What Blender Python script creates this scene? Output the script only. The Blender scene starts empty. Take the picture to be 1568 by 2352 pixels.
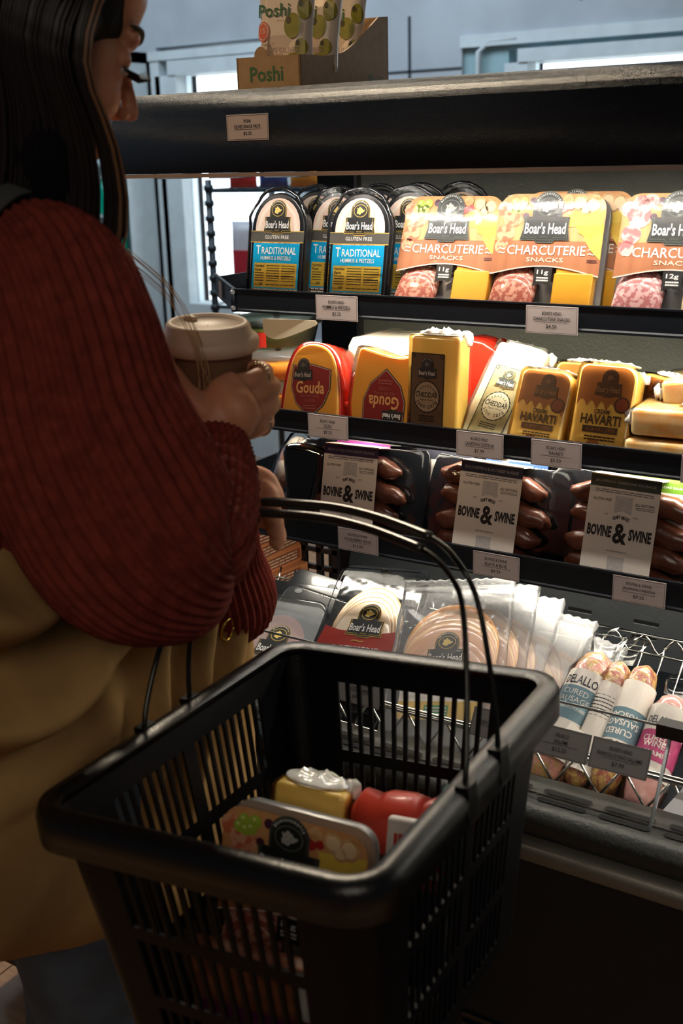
import bpy, bmesh, math, random
from mathutils import Vector, Matrix
from math import sin, cos, pi, radians as R
random.seed(7)
scene = bpy.context.scene
COL = scene.collection
# ---------------------------------------------------------------- camera
cd = bpy.data.cameras.new('camera'); cam = bpy.data.objects.new('camera', cd); COL.objects.link(cam)
cam.matrix_world = Matrix(((0.845,-0.140,0.516,0.0),(0.534,0.265,-0.803,0.0),(-0.0249,0.954,0.2989,1.45),(0,0,0,1)))
_q = cam.matrix_world.to_quaternion(); cam.matrix_world = Matrix.Translation((0,0,1.45)) @ _q.to_matrix().to_4x4()
cd.sensor_fit = 'VERTICAL'; cd.sensor_height = 36; cd.sensor_width = 24
cd.lens = 2609/2352*36; cd.clip_start = .02
cd.dof.use_dof = True; cd.dof.focus_distance = 1.62; cd.dof.aperture_fstop = 6.3
scene.camera = cam
# ---------------------------------------------------------------- world, lights, exposure
w = bpy.data.worlds.new('world'); scene.world = w; w.use_nodes = True
w.node_tree.nodes['Background'].inputs[0].default_value = (.50,.52,.62,1)
w.node_tree.nodes['Background'].inputs[1].default_value = .05
vs = scene.view_settings; vs.view_transform = 'Standard'; vs.look = 'None'; vs.gamma = 1; vs.exposure = 0.0
vs.use_curve_mapping = False
def area(name, loc, target, sx, sy, power, col):
    l = bpy.data.lights.new(name, 'AREA'); l.shape = 'RECTANGLE'; l.size = sx; l.size_y = sy; l.energy = power; l.color = col
    o = bpy.data.objects.new(name, l); COL.objects.link(o); o.location = loc
    d = Vector(target)-Vector(loc); o.rotation_euler = d.to_track_quat('-Z','Y').to_euler(); return o
sl = bpy.data.lights.new('warm_spotlight','SPOT'); sl.energy = 75; sl.color = (1,.70,.40); sl.spot_size = R(22); sl.spot_blend = .6; sl.shadow_soft_size = .05
so = bpy.data.objects.new('warm_spotlight',sl); COL.objects.link(so); so.location = (-2.1,-.3,2.9); so.rotation_euler = (Vector((-1.0,1.45,1.55))-Vector(so.location)).to_track_quat('-Z','Y').to_euler()
area('canopy_glint_lamp', (-1.75,2.25,2.75), (-.9,1.4,1.5), .4,.25, 34, (1,.84,.62))
area('far_aisle_fill', (-2.6,2.9,2.9), (-2.6,4.2,1.3), 3.4,.8, 50, (.74,.88,1))  # added cool fill inside the room, brightens the back wall
area('daylight_left', (-4.6,1.6,1.9), (-1.6,1.6,1.3), 1.2,1.4, 5, (.45,.7,1))
area('fill_behind_camera', (.7,-1.3,2.9), (-.8,1.0,1.0), 1.6,1.6, 19, (1,.86,.72))  # added warm fill behind the camera, lifts the ambient light
LED = 32.0          # strength of the case's strips
# ---------------------------------------------------------------- materials
MATS = {}
def mat(name, col, rough=.5, metal=0, spec=.5, bump=0, bscale=60, var=.06, vscale=12, coat=0, sss=0, emit=0, trans=0, detail=3, col2=None, crough=.08, sharp=False, btype='noise', stretch=None):
    if name in MATS: return MATS[name]
    m = bpy.data.materials.new(name); m.use_nodes = True; MATS[name] = m
    nt = m.node_tree; b = nt.nodes['Principled BSDF']; N = nt.nodes.new; Lk = nt.links.new
    tc = N('ShaderNodeTexCoord'); mp = N('ShaderNodeMapping'); Lk(tc.outputs['Object'], mp.inputs[0])
    if stretch: mp.inputs['Scale'].default_value = stretch
    nz = N('ShaderNodeTexNoise'); nz.inputs['Scale'].default_value = vscale; nz.inputs['Detail'].default_value = detail
    Lk(mp.outputs[0], nz.inputs['Vector'])
    rp = N('ShaderNodeValToRGB'); Lk(nz.outputs['Fac'], rp.inputs[0])
    c2 = col2 or tuple(min(1,c*(1+var)) for c in col)
    c1 = col if col2 else tuple(c*(1-var) for c in col)
    rp.color_ramp.elements[0].color = (*c1,1); rp.color_ramp.elements[1].color = (*c2,1)
    rp.color_ramp.elements[0].position = .46 if sharp else .35; rp.color_ramp.elements[1].position = .54 if sharp else .65
    Lk(rp.outputs[0], b.inputs['Base Color'])
    b.inputs['Roughness'].default_value = rough; b.inputs['Metallic'].default_value = metal
    b.inputs['Specular IOR Level'].default_value = spec
    b.inputs['Coat Weight'].default_value = coat; b.inputs['Coat Roughness'].default_value = crough
    if sss: b.inputs['Subsurface Weight'].default_value = sss; b.inputs['Subsurface Radius'].default_value = (.02,.012,.004); b.inputs['Subsurface Scale'].default_value = .6
    if trans: b.inputs['Transmission Weight'].default_value = trans
    if emit: b.inputs['Emission Color'].default_value = (*col,1); b.inputs['Emission Strength'].default_value = emit
    if bump:
        n2 = N('ShaderNodeTexVoronoi' if btype=='voronoi' else 'ShaderNodeTexNoise'); n2.inputs['Scale'].default_value = bscale
        Lk(mp.outputs[0], n2.inputs['Vector'])
        bp = N('ShaderNodeBump'); bp.inputs['Strength'].default_value = bump; bp.inputs['Distance'].default_value = .002
        Lk(n2.outputs[0], bp.inputs['Height']); Lk(bp.outputs[0], b.inputs['Normal'])
        if coat: Lk(bp.outputs[0], b.inputs['Coat Normal'])
    return m
def film(name, tint=(1,1,1), rough=.08, bump=.25, bscale=22, ior=1.22, haze=0, dist=.0015):
    """thin clear plastic: transparent with a fresnel gloss"""
    if name in MATS: return MATS[name]
    m = bpy.data.materials.new(name); m.use_nodes = True; MATS[name] = m
    nt = m.node_tree; nt.nodes.clear(); N = nt.nodes.new; Lk = nt.links.new
    out = N('ShaderNodeOutputMaterial'); tr = N('ShaderNodeBsdfTransparent'); tr.inputs[0].default_value = (*tint,1)
    gl = N('ShaderNodeBsdfGlossy'); gl.inputs['Roughness'].default_value = rough
    fr = N('ShaderNodeFresnel'); fr.inputs[0].default_value = ior
    mx = N('ShaderNodeMixShader'); Lk(fr.outputs[0], mx.inputs[0]); Lk(tr.outputs[0], mx.inputs[1]); Lk(gl.outputs[0], mx.inputs[2])
    last = mx
    if haze:
        df = N('ShaderNodeBsdfDiffuse'); df.inputs[0].default_value = (.9,.92,.95,1)
        m2 = N('ShaderNodeMixShader'); m2.inputs[0].default_value = haze; Lk(mx.outputs[0], m2.inputs[1]); Lk(df.outputs[0], m2.inputs[2]); last = m2
    if bump:
        tc = N('ShaderNodeTexCoord'); nz = N('ShaderNodeTexNoise'); nz.inputs['Scale'].default_value = bscale; nz.inputs['Detail'].default_value = 2; nz.inputs['Distortion'].default_value = 1.2
        Lk(tc.outputs['Object'], nz.inputs['Vector']); bp = N('ShaderNodeBump'); bp.inputs['Strength'].default_value = bump; bp.inputs['Distance'].default_value = dist
        Lk(nz.outputs[0], bp.inputs['Height']); Lk(bp.outputs[0], gl.inputs['Normal']); Lk(bp.outputs[0], fr.inputs['Normal'])
    Lk(last.outputs[0], out.inputs[0]); return m
# ---------------------------------------------------------------- mesh helpers
class MB:
    def __init__(s): s.bm = bmesh.new(); s.mats = []
    def mi(s, m):
        if m not in s.mats: s.mats.append(m)
        return s.mats.index(m)
    def face(s, vs, m, smooth=False):
        try: f = s.bm.faces.new(vs)
        except ValueError: return None
        f.material_index = s.mi(m); f.smooth = smooth; return f
    def v(s, p): return s.bm.verts.new(p)
    def box(s, a, b, m):
        x0,y0,z0 = a; x1,y1,z1 = b
        v = [s.v(p) for p in ((x0,y0,z0),(x1,y0,z0),(x1,y1,z0),(x0,y1,z0),(x0,y0,z1),(x1,y0,z1),(x1,y1,z1),(x0,y1,z1))]
        for q in ((0,3,2,1),(4,5,6,7),(0,1,5,4),(1,2,6,5),(2,3,7,6),(3,0,4,7)): s.face([v[i] for i in q], m)
    def loft(s, rings, m, closed=True, caps=True, smooth=True):
        R_ = [[s.v(p) for p in r] for r in rings]; n = len(R_[0])
        for a, b in zip(R_, R_[1:]):
            for i in range(n if closed else n-1):
                j = (i+1)%n; s.face([a[i],a[j],b[j],b[i]], m, smooth)
        if caps: s.face(list(reversed(R_[0])), m); s.face(R_[-1], m)
        return R_
    def slab(s, prof, y0, y1, r, m, n=3, smooth=True):
        """profile in (x,z) extruded from y0 to y1 with rounded edges"""
        P = [Vector((p[0],p[1])) for p in prof]; k = len(P); nr = []
        for i in range(k):
            a = (P[i]-P[i-1]); b = (P[(i+1)%k]-P[i])
            na = Vector((-a.y,a.x)); nb = Vector((-b.y,b.x))
            if na.length: na.normalize()
            if nb.length: nb.normalize()
            q = na+nb; q = q/max(q.length,.3) if q.length else na; nr.append(q)
        ar = sum(P[i].x*P[(i+1)%k].y-P[(i+1)%k].x*P[i].y for i in range(k))
        if ar < 0: nr = [-q for q in nr]
        rings = []
        for j in range(n+1):
            t = j/n*pi/2; ins = r*(1-sin(t)); rings.append([(P[i].x+nr[i].x*ins, y0+r*(1-cos(t)), P[i].y+nr[i].y*ins) for i in range(k)])
        for j in range(n,-1,-1):
            t = j/n*pi/2; ins = r*(1-sin(t)); rings.append([(P[i].x+nr[i].x*ins, y1-r*(1-cos(t)), P[i].y+nr[i].y*ins) for i in range(k)])
        s.loft(rings, m, smooth=smooth)
    def lathe(s, prof, m, n=48, c=(0,0,0), caps=True, wob=None):
        s.loft([[(c[0]+r*cos(2*pi*i/n)*(1+(wob(i,n) if wob else 0)), c[1]+r*sin(2*pi*i/n)*(1+(wob(i,n) if wob else 0)), c[2]+z) for i in range(n)] for r, z in prof], m, caps=caps)
    def tube(s, pts, rad, m, n=10, caps=True, ribs=0, amp=0, up=None, spiral=0):
        pts = [Vector(p) for p in pts]; k = len(pts)
        if not hasattr(rad,'__len__'): rad = [rad]*k
        T = [((pts[min(i+1,k-1)]-pts[max(i-1,0)]).normalized()) for i in range(k)]
        u = Vector(up) if up else (Vector((0,0,1)) if abs(T[0].z) < .9 else Vector((1,0,0)))
        rings = []
        for i in range(k):
            u = (u-T[i]*u.dot(T[i])).normalized(); b = T[i].cross(u)
            ra, rb = rad[i] if hasattr(rad[i],'__len__') else (rad[i],rad[i])
            ring = []
            for j in range(n):
                a = 2*pi*j/n; f = amp*cos(ribs*a+spiral*i) if ribs else 0
                ring.append(pts[i]+u*((ra+f)*cos(a))+b*((rb+f)*sin(a)))
            rings.append(ring)
        s.loft(rings, m, caps=caps)
    def ell(s, c, r, m, n=16, M=None, fn=None):
        k = n//2; rings = []
        for i in range(1,k):
            t = pi*i/k; rings.append([Vector((r[0]*sin(t)*cos(2*pi*j/n), r[1]*sin(t)*sin(2*pi*j/n), -r[2]*cos(t))) for j in range(n)])
        top = Vector((0,0,r[2])); bot = Vector((0,0,-r[2])); c = Vector(c)
        def X(p):
            if fn: p = fn(p)
            return (M@p if M else p)+c
        R_ = [[s.v(X(p)) for p in q] for q in rings]; a = s.v(X(bot)); b = s.v(X(top))
        for q, w_ in zip(R_,R_[1:]):
            for j in range(n): s.face([q[j],q[(j+1)%n],w_[(j+1)%n],w_[j]], m, True)
        for j in range(n): s.face([a,R_[0][(j+1)%n],R_[0][j]], m, True); s.face([b,R_[-1][j],R_[-1][(j+1)%n]], m, True)
    def build(s, name, parent=None, **kw):
        me = bpy.data.meshes.new(name); bmesh.ops.recalc_face_normals(s.bm, faces=s.bm.faces) if kw.get('recalc',True) else None
        s.bm.to_mesh(me); s.bm.free()
        for m in s.mats: me.materials.append(m)
        o = bpy.data.objects.new(name, me); COL.objects.link(o)
        if parent: o.parent = parent
        return o
def cr(pts, n=6):
    """Catmull-Rom through points (tuples of any length)"""
    P = [pts[0]]+list(pts)+[pts[-1]]; out = []
    for i in range(1,len(P)-2):
        for j in range(n):
            t = j/n; out.append(tuple(.5*((2*b)+(-a+c)*t+(2*a-5*b+4*c-d)*t*t+(-a+3*b-3*c+d)*t**3) for a,b,c,d in zip(P[i-1],P[i],P[i+1],P[i+2])))
    out.append(tuple(pts[-1])); return out
def rrect(w, h, r, n=5, x0=None, z0=0):
    x0 = -w/2 if x0 is None else x0; o = []
    for cx, cz, a0 in ((x0+w-r,z0+r,-90),(x0+w-r,z0+h-r,0),(x0+r,z0+h-r,90),(x0+r,z0+r,180)):
        for i in range(n+1): a = R(a0+90*i/n); o.append((cx+r*cos(a), cz+r*sin(a)))
    return o
def tag(o, label=None, cat=None, group=None, kind=None):
    if label: o['label'] = label
    if cat: o['category'] = cat
    if group: o['group'] = group
    if kind: o['kind'] = kind
    return o
def thing(name, label, cat, group=None):
    o = bpy.data.objects.new(name, None); o.empty_display_size = .02; COL.objects.link(o); return tag(o, label, cat, group)
def place(o, loc, yaw=0, lean=0, roll=0):
    o.matrix_world = Matrix.Translation(loc) @ Matrix.Rotation(R(yaw),4,'Z') @ Matrix.Rotation(R(-lean),4,'X') @ Matrix.Rotation(R(roll),4,'Y'); return o
KIDS = lambda o: [c for c in bpy.data.objects if c.parent == o]
def dup(o, label=None, parent=None):
    c = o.copy(); COL.objects.link(c)
    if parent: c.parent = parent
    if label: c['label'] = label
    for k in KIDS(o): dup(k, parent=c)
    return c
# ---------------------------------------------------------------- flat print on labels
TXT = {}
def glyphs(s, bold=0, shear=0):
    key = (s,bold,shear)
    if key in TXT: return TXT[key]
    cu = bpy.data.curves.new('t','FONT'); cu.body = s; cu.size = 1; cu.resolution_u = 2; cu.offset = bold; cu.shear = shear; cu.fill_mode = 'FRONT'
    o = bpy.data.objects.new('t', cu); COL.objects.link(o); bpy.context.view_layer.update()
    me = bpy.data.meshes.new_from_object(o.evaluated_get(bpy.context.evaluated_depsgraph_get()))
    V = [(v.co.x,v.co.y) for v in me.vertices]; F = [list(p.vertices) for p in me.polygons]
    bpy.data.objects.remove(o); bpy.data.curves.remove(cu); bpy.data.meshes.remove(me)
    if not V: V = [(0,0),(1,0),(1,1)]; F = []
    x0 = min(v[0] for v in V); x1 = max(v[0] for v in V); y0 = min(v[1] for v in V); y1 = max(v[1] for v in V)
    TXT[key] = ([((x-x0)/(x1-x0) if x1>x0 else 0,(y-y0)/(y1-y0) if y1>y0 else 0) for x,y in V], F, (x1-x0)/max(y1-y0,1e-6)); return TXT[key]
LK = .00022
class Deck(MB):
    """layers of flat print mapped onto a surface by fn(u,v,height)"""
    def __init__(s, fn=None): super().__init__(); s.fn = fn or (lambda u,v,w: (u,-w,v))
    def pt(s, u, v, k): return s.v(s.fn(u, v, LK*k))
    def poly(s, pts, m, k=1): return s.face([s.pt(u,v,k) for u,v in pts], m)
    def rect(s, u0, v0, u1, v1, m, k=1, n=1):
        for i in range(n):
            a = u0+(u1-u0)*i/n; b = u0+(u1-u0)*(i+1)/n; s.poly([(a,v0),(b,v0),(b,v1),(a,v1)], m, k)
    def ell2(s, cu, cv, ru, rv, m, k=1, n=22, wob=0): s.poly([(cu+ru*(1+wob*sin(i*2.7+cu*900))*cos(2*pi*i/n), cv+rv*(1+wob*cos(i*3.1))*sin(2*pi*i/n)) for i in range(n)], m, k)
    def frame(s, u0, v0, u1, v1, t, m, k=1):
        s.rect(u0,v0,u1,v0+t,m,k); s.rect(u0,v1-t,u1,v1,m,k); s.rect(u0,v0+t,u0+t,v1-t,m,k); s.rect(u1-t,v0+t,u1,v1-t,m,k)
    def text(s, str_, cu, cv, h, m, k=2, w=None, bold=.0, shear=0, rot=0, flip=False):
        V, F, asp = glyphs(str_, bold, shear); w = w or asp*h
        if rot or flip: c_, s_ = cos(R(rot)), sin(R(rot))
        vs_ = []
        for x, y in V:
            a = (x-.5)*w; b = (y-.5)*h
            if flip: a, b = -a, -b
            if rot: a, b = a*c_-b*s_, a*s_+b*c_
            vs_.append(s.pt(cu+a, cv+b, k))
        for f in F: s.face([vs_[i] for i in f], m)
    def arc(s, str_, cu, cv, r, a0, a1, h, m, k=2, bold=.01, below=False):
        n = len(str_)
        for i, ch in enumerate(str_):
            if ch == ' ': continue
            a = a0+(a1-a0)*i/max(1,n-1); s.text(ch, cu+r*cos(R(a)), cv+r*sin(R(a)), h, m, k, w=h*.62 if ch not in "'I1." else h*.2, bold=bold, rot=(a+90 if below else a-90))
    def lines(s, u0, v0, u1, v1, rows, m, k=2, fill=.5, rnd=None):
        rnd = rnd or random.Random(int(abs(u0*1e5)+rows)); h = (v1-v0)/rows
        for i in range(rows):
            u = u0+rnd.random()*(u1-u0)*.04
            while u < u1:
                l = (u1-u0)*(.05+.12*rnd.random()); s.rect(u, v0+i*h+h*(1-fill)/2, min(u+l,u1), v0+i*h+h*(1+fill)/2, m, k); u += l+(u1-u0)*.018
# palette
BLACK = mat('ink_black',(.012,.012,.012),.45)
WHITE = mat('ink_white',(.85,.84,.8),.45)
GOLD = mat('ink_gold',(.62,.40,.08),.4)
GOLDL = mat('ink_gold_light',(.75,.58,.16),.4)
BLUE = mat('label_blue',(.0,.36,.68),.35,coat=.5)
GREY = mat('label_grey',(.09,.085,.075),.35,coat=.5)
BLACKP = mat('black_plastic',(.008,.009,.011),.28,coat=.3,bump=.1,bscale=40)
BLACKM = mat('black_metal',(.007,.010,.015),.42,spec=.35,bump=.12,bscale=220)
PAPER = mat('paper_white',(.72,.68,.64),.7)
PTAG = mat('price_tag_paper',(.56,.48,.46),.7)
FILM = film('clear_film')
CRINK = film('crinkled_film',bump=.5,bscale=30,dist=.0022,rough=.12,ior=1.17)
CLEAR = film('clear_sheet',bump=0,rough=.02,haze=.005)
HEADPOLY = [(-.55,-.5),(-.62,-.2),(-.5,.1),(-.62,.45),(-.3,.35),(-.2,.62),(.02,.6),(.12,.45),(.3,.4),(.42,.2),(.62,.12),(.78,.2),(.8,-.02),(.6,-.16),(.45,-.3),(.15,-.34),(.1,-.55),(-.15,-.62),(-.3,-.48)]
def logo(d, cx, cy, W, k=3, ink=BLACK, gold=GOLD, head=GOLDL, txt=WHITE, flip=1):
    W = W*flip
    def T(ps, sc=1, oy=.42): return [(cx+x*sc*W, cy+((y-oy)*sc+oy)*W) for x, y in ps]
    arch = [(.30*cos(R(a)), .60+.30*sin(R(a))) for a in range(-10,191,12)]
    out = [(-.5,-.02),(-.2,-.02),(-.17,-.07),(.17,-.07),(.2,-.02),(.5,-.02),(.45,.2),(.46,.42),(.30,.42)]+arch+[(-.30,.42),(-.46,.42),(-.45,.2)]
    d.poly(T(out), gold, k); d.poly(T(out,.965), ink, k+1); d.poly(T(out,.90), gold, k+2); d.poly(T(out,.875), ink, k+3)
    e = lambda rx, ry, m, kk: d.poly([(cx+rx*W*cos(2*pi*i/24), cy+(.6+ry*sin(2*pi*i/24))*W) for i in range(24)], m, kk)
    e(.215,.175,gold,k+4); e(.195,.157,ink,k+5)
    d.poly([(cx+x*.17*W, cy+(.6+y*.17)*W) for x, y in HEADPOLY], head, k+6)
    for x,y in ((-.2,.1),(.2,.0),(-.05,-.25)): d.poly([(cx+(x+.09*cos(a*1.26))*.17*W, cy+(.6+(y+.05*sin(a*1.26))*.17)*W) for a in range(5)], gold, k+7)
    if flip > 0:
        d.arc("BRUNCKHORST'S", cx, cy+.6*W, .248*W, 148, 32, .042*W, txt, k+5)
        d.text("Boar's Head", cx, cy+.2*W, .215*W, txt, k+5, w=.82*W, bold=.018); d.text("BRAND", cx, cy+.035*W, .035*W, gold, k+5, w=.16*W)
    else:
        d.text("Boar's Head", cx, cy+.2*W, -.215*W, txt, k+5, w=-.82*W, bold=.018, flip=True)
# ================================================================ the room
def struct(o): o['kind'] = 'structure'; return o
WALLM = mat('painted_block_wall',(.42,.46,.50),.7,bump=.3,bscale=9,var=.12,vscale=3)
TRIM = mat('white_trim_paint',(.60,.68,.71),.5)
TRIMD = mat('groove_shadow_gap',(.05,.06,.07),.8)
WOOD = mat('floor_wood',(.30,.15,.07),.4,bump=.2,bscale=20,col2=(.45,.25,.12),vscale=5,stretch=(1,8,1))
b = MB()
for i in range(46):
    for j in range(5):
        x = -5.2+i*.16; y = -2+j*1.6+(i%3)*.45-.6; b.box((x,y,-.02),(x+.157,y+1.595,0),WOOD)
b.box((-5.2,-3,-.05),(2.2,7,-.021),TRIMD); struct(b.build('floor'))
# back wall with openings: door window and shop window
YB = 4.5
b = MB()
def wallbox(x0,z0,x1,z1): b.box((x0,YB,z0),(x1,YB+.2,z1),WALLM)
wallbox(-6,0,-3.89,3.2); wallbox(-3.89,1.97,-3.1,3.2); wallbox(-3.1,0,-2.25,3.2); wallbox(-2.25,1.90,1.2,3.2); wallbox(-2.25,0,1.2,1.0); wallbox(1.2,0,2.2,3.2)
for z in (2.28,2.62,3.0): b.box((-6,YB-.004,z),(2.2,YB,z+.012),TRIMD)
for x,z in ((-2.5,1.6),(-1.75,2.0),(-.6,2.3),(-3.0,2.3)): b.box((x,YB-.004,z),(x+.012,YB,z+.4),TRIMD)
b.box((-3.1,YB-.004,1.78),(-2.25,YB,1.79),TRIMD)
struct(b.build('wall_back'))
b = MB(); b.box((-6.0,-3,0),(-5.9,YB,3.2),WALLM); struct(b.build('wall_left'))
b = MB(); b.box((-6,-3,3.2),(2.2,YB+.2,3.3),mat('ceiling_dark',(.05,.05,.055),.9)); struct(b.build('ceiling'))
DAY = mat('daylight_behind_glass',(.86,.95,1.0),emit=2.2,var=0)
DAYB = mat('daylight_behind_glass_cool',(.45,.8,.95),emit=1.2,var=0)
GLASSW = film('window_glass',bump=0,rough=.02)
def window(name, x0,z0,x1,z1, fr, day, extra=None):
    root = struct(bpy.data.objects.new(name,None)); COL.objects.link(root)
    m = MB()
    m.box((x0-.04,YB-.03,z1),(x1+.04,YB+.1,z1+fr*.5),TRIM); m.box((x0-fr,YB-.02,z0-fr),(x0,YB+.1,z1),TRIM); m.box((x1,YB-.02,z0-fr),(x1+fr,YB+.1,z1),TRIM); m.box((x0,YB-.02,z0-fr),(x1,YB+.1,z0),TRIM)
    o = m.build('window_frame',root)
    m = MB(); m.box((x0,YB+.05,z0),(x1,YB+.06,z1),GLASSW); m.build('window_glass',root)
    m = MB(); m.box((x0,YB+.14,z0),(x1,YB+.16,z1),day); m.build('sky_view',root)
    return root
w1 = window('window_1',-1.95,1.1,.9,1.79,.10,DAY)
m = MB(); m.box((-1.93,YB-.01,1.735),(.88,YB+.03,1.75),mat('dark_teal_rod',(.0,.06,.09),.5)); m.build('blind_rod',w1)
m = MB()
m.box((-2.25,YB+.02,1.0),(-2.05,YB+.10,1.90),mat('trim_cool',(.30,.46,.50),.5)); m.box((-2.25,YB-.02,1.86),(1.2,YB+.05,1.905),TRIM); m.box((-2.05,YB+.02,1.84),(1.2,YB+.10,1.9),mat('trim_cool',(.3,.46,.5)))
m.tube([(-2.17,YB-.01,1.4),(-2.17,YB-.01,1.84),(-2.12,YB-.01,1.88),(-2.0,YB-.01,1.88)],.012,TRIM); struct(m.build('trim_1'))
d1 = window('door_1',-3.76,.76,-3.15,1.84,.13,DAY)
m = MB(); m.box((-3.92,YB-.01,0),(-2.95,YB+.1,.62),TRIM); m.box((-3.92,YB-.03,1.91),(-2.9,YB+.04,1.95),TRIM); m.box((-3.915,YB-.02,0),(-3.86,YB+.08,1.92),TRIM)
m.build('door_panel',d1)
# ---- shop fittings beyond the case
def rack():
    t = thing('wire_shelf_rack','black wire rack of snacks behind the case, left of the back panel','shelf rack')
    K = mat('rack_black',(.008,.02,.03),.4)
    for x in (-2.77,-2.0):
        for y in (3.45,3.85):
            m = MB(); m.tube([(x,y,0),(x,y,1.38)],.013,K)
            for k in range(9): m.tube([(x,y,.9+k*.055),(x,y,.92+k*.055)],.018,K,8)
            m.build('post',t)
    for z in (.5,.92,1.345):
        m = MB(); m.box((-2.78,3.44,z-.012),(-1.98,3.452,z),K); m.box((-2.78,3.85,z-.012),(-1.98,3.862,z),K)
        for i in range(14): x = -2.77+i*.058; m.tube([(x,3.45,z),(x,3.85,z)],.003,K,5)
        m.build('wire_shelf',t)
    return t
rack()
def pouch(name,label,cat,loc,wd,ht,dp,m,m2,group=None,yaw=0):
    b = MB(); rings = []
    for i in range(9):
        t = i/8; k = sin(pi*t)**.55 if 0<t<1 else .06; rings.append([(wd/2*cos(a)*(1-.06*k), dp/2*k*sin(a)*1.0, ht*t) for a in [2*pi*j/16 for j in range(16)]])
    b.loft(rings,m); b.box((-wd*.3,-dp*.52,ht*.3),(wd*.3,-dp*.40,ht*.65),m2)
    o = b.build(name); tag(o,label,cat,group); place(o,loc,yaw); return o
cc = [((.65,.05,.05),(.8,.8,.8)),((.05,.1,.35),(.7,.7,.75)),((.7,.3,.05),(.9,.8,.4)),((.05,.25,.45),(.9,.9,.9)),((.6,.6,.65),(.5,.03,.05))]
pc = ['red','navy','orange','blue','silver']
for i in range(7):
    c = i%5; pouch('snack_bag',f"blurred {pc[c]} snack bag on the far rack's {['top','top','top','top','middle','middle','middle'][i]} shelf, {['first','second','third','fourth','first','second','third'][i]} from its left post",'snack bag',(-2.69+(i if i<4 else i-4)*.14,3.56,[1.348,.924][i>3]),.13,.2 if i<4 else .3,.07,mat('bag_'+pc[c],cc[c][0],.35),mat('bagp_'+pc[c],cc[c][1],.4),'snack bags on the far rack')
def fridge():
    t = thing('drinks_fridge',"shallow drinks fridge against the back wall behind the shopper's shoulder",'fridge')
    X0, XR = -4.55, -3.93
    m = MB(); m.box((X0,4.28,0),(X0+.03,4.49,1.95),TRIM); m.box((XR-.015,4.26,0),(XR+.001,4.272,1.95),mat('fridge_edge',(.01,.05,.06),.4)); m.box((XR-.015,4.272,0),(XR,4.49,1.95),TRIM); m.box((X0,4.47,0),(XR,4.49,1.95),TRIM); m.box((X0,4.28,1.9),(XR,4.49,1.95),TRIM); m.box((X0,4.28,0),(XR,4.49,.3),TRIM); m.build('cabinet',t)
    for z in (.70,.95,1.2,1.45): m = MB(); m.box((X0+.03,4.29,z-.01),(XR-.02,4.46,z),TRIM); m.build('shelf',t)
    m = MB(); m.box((X0+.03,4.29,1.88),(XR-.02,4.31,1.9),mat('fridge_strip',(.8,1,1),emit=8,var=0)); m.build('light_strip',t)
    return t
fridge()
GB = mat('green_bottle',(.0,.42,.27),.15); WB = mat('clear_bottle',(.62,.75,.78),.15); WC = mat('bottle_cap',(.8,.85,.85),.4)
for i in range(12):
    s_, c_ = divmod(i,4); b = MB(); mm = GB if s_ in (1,2) else WB
    b.lathe([(.030,0),(.034,.01),(.034,.11),(.030,.13),(.014,.155),(.012,.175)],mm,20); b.lathe([(.015,.172),(.015,.188)],WC,16)
    tag(b.build('drink_bottle'),f"{'green' if mm is GB else 'clear'} bottle in the far fridge, {['lowest','middle','upper'][s_]} shelf, {['leftmost','second','third','rightmost'][c_]}",'bottle','bottles in the far fridge').location = (-4.26+c_*.085,4.37,[.70,.95,1.2][s_])
# ================================================================ display case
case = thing('refrigerated_display_case','black open-front refrigerated display case with three lit shelves','display case')
X1 = .55
SPK = mat('canopy_textured_black',(.005,.008,.013),.26,bump=.55,bscale=1100,spec=.35,btype='voronoi')
def exX(b, prof, x0, x1, m, smooth=True): b.loft([[(x0,y,z) for y,z in prof],[(x1,y,z) for y,z in prof]],m,smooth=smooth)
def cprof(): # canopy section (y,z)
    o = [(1.335,1.432),(1.335,1.490)]+[(1.385-.05*cos(R(a)),1.492+.053*sin(R(a))) for a in range(10,91,10)]+[(2.0,1.545),(2.0,1.50),(1.47,1.458),(1.345,1.446),(1.342,1.432)]
    return o
b = MB()
P0 = cprof(); XL = -1.25
rings = [[(XL-.24-(0 if y<1.5 else .1),y+.24,z) for y,z in P0]]+[[(XL,y,z) for y,z in P0],[(X1,y,z) for y,z in P0]]
b.loft(rings,SPK); 
for k,x in enumerate((-1.19,-1.09,-.99)): b.box((x,1.36,1.424),(x+.05,1.40,1.433),BLACKM)
can = b.build('canopy',case)
b = MB(); b.box((-1.25,1.334,1.426),(X1,1.341,1.4315),mat('brown_edge_trim',(.32,.24,.20),.5)); b.build('canopy_trim',can)
LEDM = mat('led_strip',(1,.93,.80),emit=LED,var=0)
HOUS = mat('led_housing',(.5,.5,.5),.4)
def led(x0,x1,y,z,wd,mm=None,face=0):
    h = MB(); h.box((x0,y-wd/2-.004,z),(x1,y+wd/2+.004,z+.004),HOUS); o = h.build('light_housing',case)
    e = MB(); v = [e.v(p) for p in ((x0,y-wd/2,z-.0008),(x0,y+wd/2,z-.0008),(x1,y+wd/2,z-.0008),(x1,y-wd/2,z-.0008))]; e.face(v,mm or LEDM)
    e.build('light_strip',o,recalc=False); return o
led(-1.2,X1,1.358,1.4395,.012,mat('led_canopy',(1,.94,.84),emit=LED*2.6,var=0))
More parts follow.
